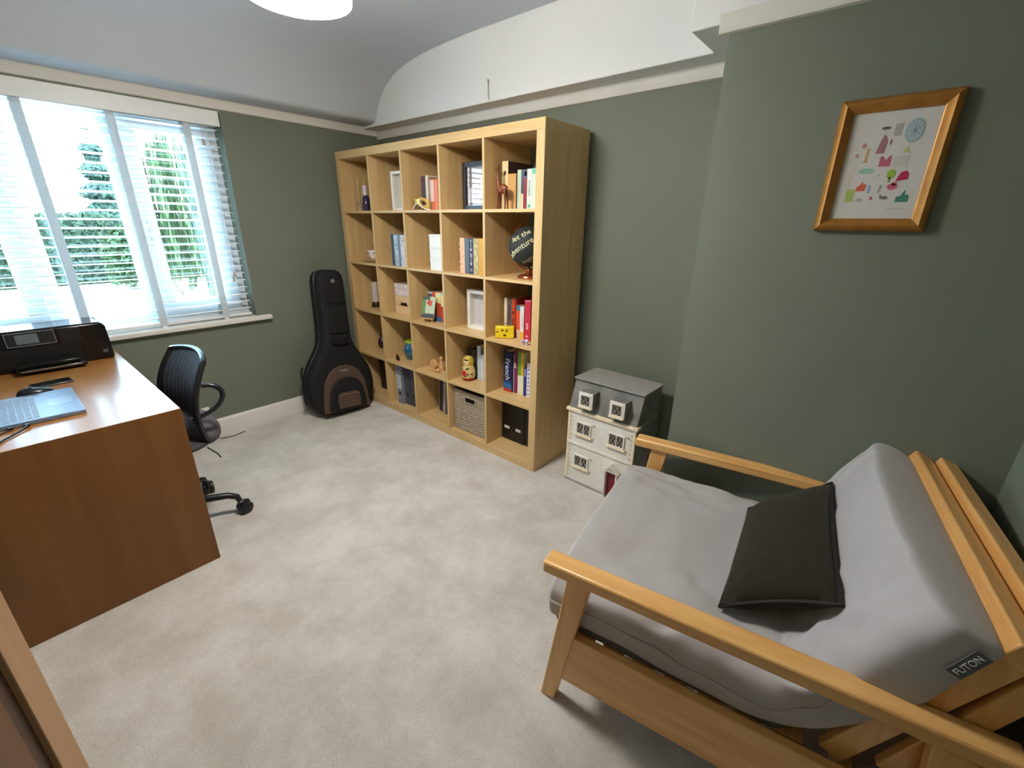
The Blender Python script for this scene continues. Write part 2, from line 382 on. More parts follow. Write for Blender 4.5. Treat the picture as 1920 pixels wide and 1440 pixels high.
# ------------------------------------------------------------------ pendant lamp
LX, LY, LZ = 1.695, -1.025, 2.005
lp = thing('pendant_lamp', 'round cream drum pendant lamp with glowing diffuser hanging from ceiling', 'lamp', (LX, LY, LZ))
M['lampglow'] = mat('glowing_opal_diffuser', (255, 240, 215), .5, emit=(1.0, .955, .875), estr=LAMP)
M['shade'] = mat('cream_fabric_shade', (238, 214, 190), .8, var=.03, emit=(1.0, .93, .83), estr=7.5)
G().lathe([(.0, -.026), (.055, -.024), (.1, -.017), (.13, -.005), (.141, .004)], 40).build('diffuser', 'lampglow', lp)
sh = G().lathe([(.146, 0), (.151, .0), (.152, .004), (.148, .15), (.143, .15), (.146, .002)], 40).build('shade', 'shade', lp)
G().lathe([(.142, .12), (.14, .126), (.06, .135), (.02, .136), (.02, .132)], 24).build('shade_top', C(240, 232, 220, .8), lp)
G().tube([(0, 0, .14), (0, 0, 2.39-LZ-.02)], .004, 8).build('cord', 'gloss_white', lp)
G().lathe([(.004, 2.34-LZ), (.03, 2.35-LZ), (.045, 2.375-LZ), (.045, 2.389-LZ)], 24).build('ceiling_rose', 'gloss_white', lp)

# ------------------------------------------------------------------ bookcase
BC_W, BB, BT = 1.85, .049, .016
PP = (BC_W-2*BB+BT)/5; CW = PP-BT
bc = thing('bookcase', 'large birch cube bookcase with five by five open compartments', 'bookcase', (0, 0, 0))
bx('side_panel', 'birch_z', bc, 0, 0, 0, BB, .39, BC_W-BB, bevel=.0015)
bx('side_panel', 'birch_z', bc, BC_W-BB, 0, 0, BC_W, .39, BC_W-BB, bevel=.0015)
bx('top_panel', 'birch_x', bc, 0, 0, BC_W-BB, BC_W, .39, BC_W, bevel=.0015)
bx('bottom_panel', 'birch_x', bc, BB, 0, 0, BC_W-BB, .39, BB, bevel=.0015)
for k in range(1, 5): bx('shelf', 'birch_x', bc, BB, .0005, BB+k*PP-BT, BC_W-BB, .39, BB+k*PP, bevel=.0008)
dv = None
for r in range(5):
    for k in range(1, 5):
        if dv is None: dv = bx('divider', 'birch_z', bc, -BT, .001, 0, 0, .39, CW, bevel=.0008); dv.location = (BB+k*PP, 0, BB+r*PP)
        else: twin(dv, bc, (BB+k*PP, 0, BB+r*PP))
ZF = {r: BB+(5-r)*PP for r in range(1, 6)}

# ---- books
def book(label, x, w, y, h, z, col, depth=.16, bands=(), group=None, tilt=0, pages='cream', name='book', letter=None, over=False):
    """spine at y facing the room, left board at x; bands: (z0, z1, material) fractions of the height"""
    t = thing(name, label, 'book', (x, y, z+.0004), 0, group)
    if tilt: t.rotation_euler = (0, tilt, 0)
    m = col if isinstance(col, str) else (col if not isinstance(col, tuple) else C(*col))
    b = .0022
    G().box(0, 0, 0, b, depth, h).box(w-b, 0, 0, w, depth, h).box(b, 0, 0, w-b, b, h).build('cover', m, t)
    bx('pages', pages, t, b, b, .002, w-b, depth-.004, h-.003)
    for q in bands:
        x0, x1 = (q[3], q[4]) if len(q) > 3 else (0, 1)
        mm = C(*q[2]) if isinstance(q[2], tuple) else q[2]
        bx('spine_band', mm, t, w*x0+.0002, -.0006, h*q[0], w*x1-.0002, 0, h*q[1])
    return t
def spine_marks(t, w, h, m, items):
    g = G()
    for (x0, x1, z0, z1) in items: g.box(w*x0, -.0009, h*z0, w*x1, -.0001, h*z1)
    g.build('spine_print', m, t)

# row 1 -------------------------------------------------------------
z1 = ZF[1]
t = thing('reed_diffuser', 'clear glass reed diffuser with four thin sticks in the top corner cube', 'diffuser', (.14, .075, z1))
G().lathe([(.0, .001), (.022, .001), (.024, .006), (.024, .05), (.012, .062), (.010, .078), (.012, .08)], 18).build('bottle', glassy('pale_glass', (.93, .88, .84), .12), t)
G().lathe([(.0, .003), (.021, .003), (.021, .03), (0, .03)], 14).build('oil', C(196, 168, 140, .2), t)
for dx, dy in ((-.085, 0), (-.04, .03), (.02, -.02), (.045, .03)):
    G().tube([(0, 0, .01), (dx, dy, .225)], .0022, 5).build('reed', C(226, 196, 150), t)
t = thing('spray_bottle', 'dark purple bottle with pale cap beside the reed diffuser', 'bottle', (.205, .085, z1))
G().lathe([(0, .001), (.023, .001), (.025, .006), (.025, .085), (.014, .1), (.012, .104), (0, .104)], 20).build('bottle_body', C(52, 44, 78, .15), t)
G().lathe([(.013, .104), (.015, .106), (.015, .165), (.012, .17), (0, .17)], 16).build('cap', C(206, 198, 206, .3), t)
def box_frame(label, name, x, y, z, w, h, d, fm, im, bw=.018, extra=None, group=None):
    t = thing(name, label, 'picture frame', (x, y, z), 0, group)
    G().box(0, 0, 0, w, d, bw).box(0, 0, h-bw, w, d, h).box(0, 0, bw, bw, d, h-bw).box(w-bw, 0, bw, w, d, h-bw).build('frame', fm, t, bevel=.0015)
    bx('backing', im, t, bw, d-.006, bw, w-bw, d-.001, h-bw)
    bx('glazing', glassy('frame_glass', (.97, .97, .97), .05), t, bw, .004, bw, w-bw, .0055, h-bw)
    if extra: extra(t, w, h, d)
    return t
box_frame('narrow white box frame with blank ivory backing on the top shelf', 'box_frame', .505, .095, z1+.0003, .19, .243, .035, 'white_card', C(222, 216, 200))
# mask
t = thing('carnival_mask', 'gold half mask with white trim in front of orange book', 'mask', (.872, .018, z1))
def mk(u, v):
    a = (u-.5)*2; top = .073-.022*abs(a)**2.2-.012*math.exp(-(a*5)**2); bot = .004+.034*math.exp(-(a*2.6)**2)
    return (.082*math.sin(a*1.25)/math.sin(1.25), .05*(1-math.cos(a*1.25)), bot+(top-bot)*v)
def eye(u, v):
    for c in (.27, .73):
        if ((u-c)/.115)**2+((v-.52)/.22)**2 < 1: return True
    return False
G().grid(mk, 41, 15, skip=eye).build('face', mat('gold_leaf', (206, 168, 92), .35, metal=.4, var=.2, scale=60), t, solid=.003)
G().tube([mk(i/30, 0) for i in range(31)], .0035, 6).build('white_trim', C(235, 230, 222), t)
G().tube([mk(i/30, 1) for i in range(31)], .002, 6).build('gold_trim', C(190, 140, 60, .3), t)
# c3 books (face the room at y=.1)
gb = 'books on the upper left shelves'
t = book('tall maroon hardback standing behind the gold mask', .836, .046, .085, .196, z1, (72, 34, 36), .17)
t = book('slim cream spined book next to the maroon hardback', .883, .024, .082, .199, z1, (226, 208, 180), .16)
t = book('thin grey brown book between cream spine and orange spine', .908, .02, .08, .188, z1, (148, 128, 112), .15)
t = book('orange spined book with a white upper panel beside gold mask', .929, .034, .08, .176, z1, (222, 120, 62), .16, bands=[(.28, .96, (236, 196, 178))])
t = book('salmon paperback at the divider end of the mask compartment', .964, .03, .082, .172, z1, (226, 140, 108), .16)
# c4 dark photo frame
def photo(t, w, h, d):
    bx('photograph', C(150, 116, 102, .35), t, .03, d-.0075, .03, w-.03, d-.006, h-.03)
    for k in range(4): bx('photo_tone', C(*[(214, 200, 196), (176, 140, 116), (226, 222, 228), (150, 120, 108)][k], .35), t, .04+.045*k, d-.0085, .04+.012*k, .078+.045*k, d-.0075, .12+.03*(k % 3))
box_frame('dark brown wooden photo frame with faded photograph', 'photo_frame', 1.186, .105, z1+.0003, .22, .252, .026, C(38, 28, 26, .3), C(200, 186, 180), .024, photo)
# giraffe
t = thing('giraffe_figurine', 'small carved wooden giraffe standing in front of cream spined book', 'figurine', (1.548, .042, z1))
g = G()
g.ell((.008, 0, .098), (.034, .018, .024), 16, 10)
g.tube([(-.012, 0, .10), (-.024, 0, .13), (-.027, 0, .165), (-.026, 0, .192)], [.017, .011, .007, .006], 10)
g.ell((-.033, 0, .197), (.015, .007, .008), 12, 8, Tr(0, 0, 0))
for dy in (-.004, .004):
    g.tube([(-.024, dy, .2), (-.022, dy, .213)], [.0014, .002], 6); g.ell((-.019, dy*2.6, .2), (.003, .006, .002), 8, 6)
for lx, kx in ((-.016, -.022), (.03, .034)):
    for dy in (-.010, .010):
        g.tube([(lx, dy, .098), (lx+.2*(kx-lx), dy, .055), (kx, dy, .01), (kx-.002, dy, .0005)], [.0085, .005, .004, .0055], 8)
g.tube([(.04, 0, .102), (.047, 0, .085), (.046, 0, .06)], [.003, .002, .003], 6)
g.build('body', mat('reddish_carved_wood', (118, 58, 24), .35, var=.35, scale=90), t)
# c5 books
book('tall cream spined book with dark brown cover behind the giraffe', 1.500, .042, .1, .236, z1, (70, 44, 36), .22, bands=[(0, 1, (228, 206, 158)), (.28, .36, (90, 80, 66), .3, .7), (.72, .8, (150, 130, 96), .35, .6)])
book('short tan box-like book beside the giraffe', 1.543, .054, .1, .174, z1, (206, 162, 104), .14)
book('thin black book squeezed between tan and pale green spines', 1.598, .007, .1, .165, z1, (36, 30, 28), .14)
book('pale green paperback in the giraffe compartment', 1.606, .025, .1, .19, z1, (186, 200, 176), .14)
book('blue and peach split spine paperback in the giraffe compartment', 1.632, .015, .1, .189, z1, (74, 84, 106), .14, bands=[(0, .4, (232, 204, 168))])
t = book('dark red paperback with a small figure at the spine top', 1.648, .024, .099, .188, z1, (140, 54, 66), .14, bands=[(.80, 1, (86, 92, 112)), (.84, .96, (226, 196, 176), .25, .75)])
t = book('mint green paperback with grey lettering marks and teal spot', 1.673, .03, .098, .19, z1, (206, 220, 204), .14, bands=[(.04, .13, (94, 176, 150), .2, .8)])
spine_marks(t, .03, .19, C(110, 130, 130), [(.35, .65, .34+.05*k, .37+.05*k) for k in range(8)])
t = book('mint green paperback with teal top against the right side panel', 1.704, .03, .098, .192, z1, (200, 218, 200), .14, bands=[(.86, 1, (110, 190, 166))])

# row 2 -------------------------------------------------------------
z2 = ZF[2]
t = thing('saucer', 'white china saucer under the teacup', 'saucer', (.238, .098, z2))
G().lathe([(0, .002), (.03, .001), (.036, .003), (.062, .013), (.074, .019), (.0745, .021), (.06, .016), (.034, .007), (0, .006)], 32).build('dish', C(232, 222, 212, .2), t)
G().lathe([(.0735, .0205), (.075, .0195), (.075, .0215), (.0735, .0215)], 32).build('gilt_rim', C(186, 140, 100, .3), t)
t.scale = (1.25, 1.25, 1.25)
t = thing('teacup', 'white china teacup with brown floral band on a saucer', 'cup', (.238, .098, z2+.0098))
G().lathe([(0, .001), (.02, .0), (.022, .004), (.026, .012), (.04, .032), (.046, .056), (.0465, .058), (.044, .056), (.037, .033), (.02, .012), (0, .008)], 32).build('bowl', C(236, 226, 216, .2), t)
G().tube([(-.038, 0, .048), (-.056, 0, .052), (-.064, 0, .04), (-.056, 0, .026), (-.034, 0, .022)], .0035, 8).build('handle', C(234, 222, 210, .2), t)
for k in range(9):
    a = 2*PI*k/9
    G().ell((.0432*math.cos(a), .0432*math.sin(a), .045), (.005, .005, .004), 8, 6).build('flower_motif', C(140, 84, 74), t)
t.scale = (1.25, 1.25, 1.25)
B2 = 'patterned cloth books'
def patt(t, w, h, m, seed, n=26, r=.1):
    rnd = random.Random(seed); g = G()
    for _ in range(n):
        cx, cz, s = rnd.uniform(.18, .82), rnd.uniform(.03, .97), rnd.uniform(.5, 1.2)*r
        a0 = rnd.uniform(0, 6); pl = [(w*(cx)+w*s*math.cos(a0+k*1.2566)*(1 if k % 2 else .6), h*cz+w*s*1.6*math.sin(a0+k*1.2566)) for k in range(5)]
        pl = [(min(w*.98, max(w*.02, a)), min(h*.99, max(h*.01, b))) for a, b in pl]
        g.prism(pl, 'y', -.0009, -.0001)
    g.build('spine_pattern', m, t)
t = book('plain slate navy book heading the patterned cloth row', .566, .031, .02, .205, z2, (56, 66, 80), .14)
t = book('pale blue patterned cloth book beside slate navy one', .5985, .045, .018, .204, z2, (150, 172, 188), .14); patt(t, .045, .204, C(214, 224, 228), 3, 50, .12)
t = book('mid grey cloth book between two patterned books', .6445, .028, .018, .202, z2, (116, 124, 130), .14); patt(t, .028, .202, C(140, 148, 152), 4, 30, .13)
t = book('white patterned cloth book with grey leaf marks', .6735, .04, .016, .201, z2, (218, 216, 214), .14); patt(t, .04, .201, C(160, 160, 172), 5, 36, .12)
# white drawer boxes
prev = .0004
for i, lab in enumerate(('lowest of three white lidded boxes stacked above the easel', 'middle of three white lidded boxes stacked above the easel', 'topmost of three white lidded boxes stacked above the easel')):
    t = thing('white_box', lab, 'box', (.975, .012, z2+prev), 0, 'stacked white boxes')
    bx('box_body', 'white_card', t, 0, .002, 0, .112, .2, .058, bevel=.001)
    bx('lid', 'white_card', t, -.002, 0, .058, .114, .202, .071, bevel=.001)
    prev += .0714
B24 = 'books by the globe'
t = book('pink book with scalloped flower edge beside grey book', 1.226, .038, .035, .2, z2, (234, 184, 150), .14)
g = G()
for zc in (.165, .135, .06, .03):
    g.ell((-.004, .004, zc), (.008, .004, .008), 10, 6)
g.build('flower_cutout', C(226, 150, 118), t); patt(t, .038, .2, C(206, 120, 90), 8, 12, .1)
t = book('plain slate grey book between pink and arrow spines', 1.265, .036, .035, .199, z2, (92, 100, 106), .14)
t = book('navy book with white arrow and cross pattern', 1.302, .036, .034, .199, z2, (44, 46, 66), .14)
g = G(); w, h_ = .036, .199
for zc in (.78, .38):
    g.box(w*.46, -.0009, h_*(zc-.1), w*.54, -.0001, h_*(zc+.17)); g.prism([(w*.25, h_*(zc-.06)), (w*.5, h_*(zc-.15)), (w*.75, h_*(zc-.06))], 'y', -.0009, -.0001)
    g.prism([(w*.2, h_*(zc+.17)), (w*.8, h_*(zc+.17)), (w*.8, h_*(zc+.18)), (w*.2, h_*(zc+.18))], 'y', -.0009, -.0001)
for zc in (.54, .12):
    for s_ in (-1, 1): g.prism([(w*.5-s_*w*.3, h_*(zc-.045)), (w*.5-s_*w*.2, h_*(zc-.045)), (w*.5+s_*w*.3, h_*(zc+.045)), (w*.5+s_*w*.2, h_*(zc+.045))], 'y', -.0009, -.0001)
g.build('spine_pattern', C(206, 196, 206), t)
t = book('beige book with cream floral spine next to mustard book', 1.339, .04, .034, .2, z2, (176, 160, 116), .14); patt(t, .04, .2, C(230, 216, 160), 11, 22, .13)
t = book('mustard yellow cloth book against the divider', 1.380, .036, .034, .201, z2, (206, 156, 52), .14); patt(t, .036, .201, C(226, 182, 90), 12, 22, .12)
# globe
GX, GY, GZ, GR = 1.668, .125, z2+.166, .106
t = thing('chalkboard_globe', 'black chalkboard globe with hand lettering on a copper stand', 'globe', (GX, GY, z2))
cop = mat('polished_copper', (176, 96, 62), .28, metal=.85, var=.1)
G().ell((0, 0, GZ-z2), (GR, GR, GR), 40, 24).build('sphere', C(36, 40, 38, .7), t)
ring = [(-(GR+.014)*math.cos(a), 0, GZ-z2+(GR+.014)*math.sin(a)) for a in [math.radians(70-220*k/28) for k in range(29)]]
G().tube(ring, .0055, 8).build('meridian_arm', cop, t)
G().lathe([(0, .0005), (.062, .0005), (.064, .006), (.06, .014), (.05, .017), (.046, .02), (.02, .025), (.014, .032), (.016, .04), (.012, .046), (.012, .05)], 32, Tr(.01, 0, 0)).build('base', cop, t)
def on_globe(txt, size, lat, lon, slope, mat_):
    vs, fs = lettering(txt, size, .0006); out = []
    for x, y, zz in vs:
        a, b = x*math.cos(slope)-y*math.sin(slope), x*math.sin(slope)+y*math.cos(slope)
        la, lo = lat+b/GR, lon+a/GR/max(.3, math.cos(lat)); r = GR+.0008+zz
        out.append((r*math.cos(la)*math.sin(lo), -r*math.cos(la)*math.cos(lo), GZ-z2+r*math.sin(la)))
    G().add(out, fs).build('lettering', mat_, t, smooth=False)
chalk = C(226, 222, 180, .8)
on_globe('let the', .044, math.radians(34), math.radians(14), .58, chalk)
on_globe('adventure', .044, math.radians(-2), math.radians(12), .58, chalk)
on_globe('begin', .038, math.radians(-36), math.radians(40), .58, C(150, 146, 124, .8))

# row 3 -------------------------------------------------------------
z3 = ZF[3]
t = thing('pillar_candle', 'pale pillar candle on dark base in the shelf beside the guitar case', 'candle', (.135, .135, z3))
G().lathe([(0, .001), (.034, .001), (.036, .008), (.03, .03), (.026, .042), (0, .042)], 20).build('holder', C(48, 24, 18, .4), t)
G().lathe([(0, .0425), (.025, .0425), (.026, .05), (.026, .188), (.022, .193), (0, .19)], 20).build('wax', C(214, 200, 192, .5), t)
t = thing('wooden_crate', 'small pale pine crate with a dark hand hole', 'crate', (.478, .078, z3))
cm = wood('pale_crate_pine', (216, 174, 124), (230, 194, 148), 'x', 3, .6)
for zz, hh in ((.0005, .066), (.0705, .066)):
    bx('slat', cm, t, 0, 0, zz, .20, .008, zz+hh) if zz < .01 else G().prism([(0, zz), (.055, zz), (.066, zz+.022), (.134, zz+.022), (.145, zz), (.20, zz), (.20, zz+hh), (0, zz+hh)], 'y', 0, .008).build('slat', cm, t)
    bx('slat', cm, t, 0, .192, zz, .20, .2, zz+hh)
    bx('slat', cm, t, 0, .009, zz, .008, .191, zz+hh); bx('slat', cm, t, .192, .009, zz, .2, .191, zz+hh)
bx('base_board', cm, t, .009, .009, .0005, .191, .191, .007)
t = thing('keepsake_box', 'white pink marbled box lying on top of the pine crate', 'box', (.478, .078, z3+.1375))
mb = mat('white_pink_marbling', (222, 200, 194), .5, var=.16, scale=24)
bx('box_body', mb, t, .0, .002, 0, .2, .19, .052, bevel=.002); bx('lid', mb, t, -.002, 0, .052, .202, .192, .084, bevel=.003)
t = thing('mini_easel', 'miniature wooden table easel in front of the picture books', 'easel', (.845, .035, z3))
ew = C(222, 176, 116)
Mx = Tr(0, 0, 0) @ Rz(.22)
for x in (.008, .072):
    G().tube([(x-.006 if x < .05 else x+.006, -.004, .0015), (x, .004, .026), (.04+(x-.04)*.35, .05, .17)], .003, 6, Mx).build('leg', ew, t)
G().tube([(.04, .064, .0015), (.04, .05, .165)], .003, 6, Mx).build('leg', ew, t)
bx('ledge', ew, t, -.004, -.012, .024, .086, .006, .030).matrix_local = Mx
t = thing('tiny_canvas', 'tiny painted canvas with red flowers resting on the miniature easel', 'painting', (.845, .035, z3+.0315), .22)
TT = Tr(0, -.008, 0) @ Rx(math.radians(-14))
def tpx(name, m, *a): return G().box(*a, T=TT).build(name, m, t)
tpx('canvas', C(196, 206, 176), -.012, 0, 0, .092, .008, .142)
tpx('paint_patch', C(110, 140, 72), -.012, -.0006, .02, .018, 0, .12)
tpx('paint_patch', C(74, 72, 78), -.012, -.0006, 0, .092, 0, .03)
tpx('paint_patch', C(84, 88, 64), -.012, -.0006, .12, .05, 0, .142)
for k, (a, b, r_) in enumerate(((.04, .1, .012), (.055, .092, .013), (.048, .112, .009), (.062, .106, .01))):
    G().lathe([(0, 0), (r_, 0), (r_, .0008), (0, .0012)], 10, TT @ Tr(a, -.0006, b) @ Rx(PI/2)).build('flower', C(*[(206, 52, 40), (222, 84, 60)][k % 2]), t)
book('dark grey picture book with silver top behind mini easel', .806, .05, .115, .192, z3, (78, 76, 84), .17, bands=[(.93, 1, (190, 190, 200))])
book('navy picture book with an orange red head behind mini easel', .857, .038, .112, .198, z3, (30, 52, 84), .17, bands=[(.62, 1, (206, 80, 50))])
book('red picture book with blue foot and cream head behind mini easel', .896, .052, .108, .197, z3, (190, 74, 58), .17, bands=[(0, .16, (40, 110, 176)), (.64, .99, (234, 222, 160))])
book('pale yellow picture book at the divider behind mini easel', .949, .03, .108, .195, z3, (236, 226, 170), .17, bands=[(0, .55, (196, 90, 70)), (.92, 1, (170, 210, 222))])
def shells(t, w, h, d):
    for k in range(5):
        G().ell((w*.62, d-.012, .06+.034*k), (.016, .008, .012), 10, 8).build('ornament', C(226, 222, 210, .6), t)
box_frame('white deep shadow box with a column of pale ornaments', 'shadow_box', 1.196, .112, z3+.0003, .235, .247, .05, 'white_card', C(226, 222, 226), .022, shells)
t = thing('toy_suitcase', 'small yellow tin suitcase with black stamps and handle', 'suitcase', (1.513, .03, z3), math.radians(36))
yl = C(232, 206, 36, .35)
bx('case', yl, t, 0, 0, .0006, .11, .042, .072, bevel=.006)
bx('seam', C(190, 160, 20), t, -.0006, .019, .0, .1106, .023, .0735)
G().tube([(.035, .021, .072), (.036, .021, .082), (.045, .021, .087), (.065, .021, .087), (.074, .021, .082), (.075, .021, .072)], .0025, 6).build('handle', C(120, 90, 30), t)
for (cx, cz, a, b) in ((.012, .04, .007, .005), (.042, .05, .010, .006), (.067, .048, .006, .011), (.056, .02, .012, .007)):
    G().prism([(cx-a, cz), (cx, cz-b), (cx+a, cz), (cx, cz+b)], 'y', -.0009, .0001).build('stamp', C(56, 46, 24), t)
B3 = 'books'
book('cream spined book standing behind the yellow suitcase', 1.490, .021, .135, .225, z3, (232, 214, 180), .16)
t = book('charcoal book with grey lettering marks behind yellow suitcase', 1.512, .04, .135, .224, z3, (98, 94, 98), .16); spine_marks(t, .04, .224, C(60, 58, 62), [(.3, .7, .45+.08*k, .5+.08*k) for k in range(5)])
t = book('red orange book with a dark spine emblem', 1.553, .022, .13, .227, z3, (200, 76, 40), .16); spine_marks(t, .022, .227, C(110, 30, 20), [(.2, .8, .6, .67), (.35, .65, .2, .5)])
t = book('brick red tall book next to the red orange one', 1.5755, .014, .13, .228, z3, (150, 44, 30), .17)
t = book('orange paperback with a blue patterned head', 1.590, .031, .128, .193, z3, (222, 88, 46), .14, bands=[(.84, 1, (70, 120, 150)), (0, .25, (206, 190, 176))])
t = book('white paperback with orange foot next to red book', 1.6215, .028, .124, .19, z3, (226, 222, 220), .14, bands=[(0, .22, (240, 176, 50))]); spine_marks(t, .028, .19, C(180, 120, 140), [(.55, .75, .35+.07*k, .39+.07*k) for k in range(6)])
t = book('crimson tall book with pale lettering marks pulled forward', 1.672, .042, .104, .234, z3, (192, 34, 58), .17, bands=[(.97, 1, (226, 120, 150))]); spine_marks(t, .042, .234, C(240, 170, 180), [(.3, .62, .3+.04*k, .33+.04*k) for k in range(4)]+[(.3, .6, .1, .14)])
for k, (x, y, lab) in enumerate(((1.742, .04, 'little clear glass ball ornament in front of the crimson book'), (1.722, .032, 'little lilac glass ornament in front of the crimson book'))):
    t = thing('glass_ornament', lab, 'ornament', (x, y, z3))
    G().lathe([(0, .0005), (.008, .0005), (.009, .004), (.004, .009), (.0, .01)], 12).build('foot', C(190, 180, 200, .15), t)
    G().ell((0, 0, .021), (.0115, .0115, .0115), 14, 10).build('ball', C(*[(206, 210, 226), (176, 160, 200)][k], .08), t)

# row 4 -------------------------------------------------------------
z4 = ZF[4]
t = thing('dark_vase', 'small dark purple bud vase in the compartment above the guitar case body', 'vase', (.098, .18, z4))
G().lathe([(0, .001), (.02, .001), (.03, .02), (.034, .045), (.026, .075), (.012, .095), (.012, .108), (.016, .114), (.012, .11), (.009, .095)], 20).build('body', C(52, 24, 44, .3), t)
G().lathe([(.0155, .113), (.017, .114), (.0155, .116)], 20).build('rim', C(80, 40, 60, .3), t)
for k, (x, y, lab) in enumerate(((.470, .06, 'tiny dark owl-like figurine beside blue glass jar'), (.499, .052, 'tinier dark round figurine beside blue glass jar'))):
    t = thing('tiny_figurine', lab, 'figurine', (x, y, z4)); s_ = (1, .85)[k]
    G().lathe([(0, .0006), (.009*s_, .0006), (.011*s_, .012*s_), (.007*s_, .026*s_), (0, .03*s_)], 12).build('body', C(46, 26, 26, .35), t)
    G().ell((0, 0, .035*s_), (.008*s_, .008*s_, .009*s_), 12, 8).build('head', C(66, 42, 44, .35), t)
    for d in (-1, 1): G().lathe([(.003*s_, 0), (0, .009*s_)], 6, Tr(.005*s_*d, 0, .041*s_)).build('ear', C(46, 26, 26, .35), t)
t = thing('glass_jar', 'round blue glass jar with lime green rim', 'jar', (.535, .16, z4))
G().lathe([(0, .001), (.04, .001), (.05, .01), (.064, .045), (.068, .07), (.062, .1), (.046, .122), (.042, .128), (.042, .132)], 28).build('body', C(38, 96, 128, .08, coat=.8), t)
G().lathe([(.042, .130), (.052, .131), (.054, .137), (.052, .144), (.043, .145), (.041, .138)], 28).build('rim', C(176, 206, 60, .25), t)
t = thing('wooden_disc_toy', 'round blond wooden disc toy on a little stand', 'toy', (.868, .075, z4))
wt = wood('blond_toy_wood', (206, 152, 96), (224, 176, 124), 'z', 4, .5)
G().lathe([(0, -.008), (.030, -.008), (.034, -.004), (.034, .004), (.030, .008), (0, .008)], 24, Tr(0, .012, .044) @ Rx(PI/2)).build('disc', wt, t)
bx('stand', wt, t, -.03, -.012, .0005, .03, .03, .011, bevel=.003)
for x in (-.034, .03): G().ell((x, -.012, .0068), (.009, .007, .006), 10, 8).build('wheel', wt, t)
t = thing('wooden_peg_figure', 'slim blond wooden peg figure with round head beside the disc toy', 'figurine', (.918, .115, z4))
G().lathe([(0, .0006), (.022, .0006), (.024, .01), (.018, .03), (.011, .05), (.010, .07), (.006, .078)], 18).build('body', wt, t)
G().ell((0, 0, .09), (.013, .013, .014), 14, 10).build('head', wt, t)
t = thing('wooden_ball_toy', 'small blond wooden ball toy lying in front of peg figure', 'toy', (.932, .07, z4))
G().ell((0, 0, .0145), (.017, .016, .014), 14, 10).build('ball', wt, t); G().ell((.022, .006, .008), (.009, .008, .0075), 12, 8).build('bead', wt, t)
# nesting doll
t = thing('nesting_doll', 'painted wooden nesting doll with yellow headscarf and red roses', 'doll', (1.196, .112, z4))
prof_d = [(0, .0005), (.036, .0005), (.041, .004), (.043, .012), (.047, .035), (.0475, .055), (.043, .08), (.036, .096), (.0335, .103), (.036, .115), (.0375, .128), (.034, .146), (.024, .159), (.012, .165), (0, .1665)]
def band(z0, z1, e=0): return [(r+e, z) for r, z in prof_d if z0 <= z <= z1]
def rad_at(z):
    for (r0_, za), (r1_, zb_) in zip(prof_d, prof_d[1:]):
        if za <= z <= zb_ and zb_ > za: return r0_+(r1_-r0_)*(z-za)/(zb_-za)
    return .03
G().lathe(prof_d, 32).build('body', C(214, 190, 120, .25), t)
G().lathe([(.0365, .0003), (.0415, .0038), (.0435, .012), (.0452, .02), (.0440, .021)], 32).build('base_band', C(150, 24, 34, .25), t)
def decal(name, az, z, rw, rh, m, e=.0012):
    g = G(); n = 10; ring_ = []
    for k in range(n):
        a = 2*PI*k/n; zz = z+rh*math.sin(a); r_ = rad_at(zz)+e; aa = az+rw*math.cos(a)/r_
        ring_.append((r_*math.sin(aa), -r_*math.cos(aa), zz))
    r_ = rad_at(z)+e+.0006; g.add(ring_+[(r_*math.sin(az), -r_*math.cos(az), z)], [(k, (k+1) % n, n) for k in range(n)]); return g.build(name, m, t)
fa = math.radians(24)
G().lathe([(r+.0008, z) for r, z in ((.0352, .112), (.0372, .120), (.0377, .130), (.0345, .146), (.026, .158))], 32).build('headscarf', C(198, 170, 50, .25), t)
decal('face', fa, .130, .021, .0175, C(240, 214, 168, .25), .0022)
decal('hair', fa, .1445, .015, .005, C(50, 34, 26, .3), .003)
for s_ in (-1, 1):
    decal('eye', fa+s_*.2, .132, .003, .0022, C(40, 30, 30), .0042); decal('cheek', fa+s_*.33, .123, .004, .0035, C(232, 150, 120), .0042)
decal('mouth', fa, .1195, .003, .0012, C(180, 40, 40), .0046)
decal('rose', fa-.35, .055, .02, .02, C(196, 40, 52, .25), .0016); decal('rose', fa+.55, .07, .012, .011, C(226, 200, 150, .25), .0016); decal('rose', fa+.5, .036, .011, .01, C(222, 190, 140, .25), .0016)
for a, zz in ((.05, .085), (-.05, .035), (.25, .05), (-.8, .08), (.85, .05), (.3, .088)): decal('leaf', fa+a, zz, .009, .005, C(52, 66, 36, .3), .0018)
# c4 books
book('black book at the end of the row behind nesting doll', 1.142, .033, .168, .203, z4, (44, 42, 50), .17)
book('taupe brown book in the row behind nesting doll', 1.176, .019, .165, .192, z4, (110, 88, 74), .17)
book('olive brown book in the row behind nesting doll', 1.196, .019, .165, .194, z4, (84, 76, 60), .17)
book('dark green book in the row behind nesting doll', 1.216, .027, .16, .196, z4, (50, 74, 58), .17)
t = book('tall pale blue white book beside the dark green one', 1.244, .032, .148, .236, z4, (206, 214, 230), .17)
book('navy topped white book at the divider behind nesting doll', 1.277, .018, .148, .212, z4, (222, 224, 232), .17, bands=[(.86, 1, (40, 60, 90))])
t = book('short white blue flecked book at the divider behind nesting doll', 1.296, .024, .148, .19, z4, (214, 220, 236), .17); patt(t, .024, .19, C(120, 140, 200), 21, 14, .12)
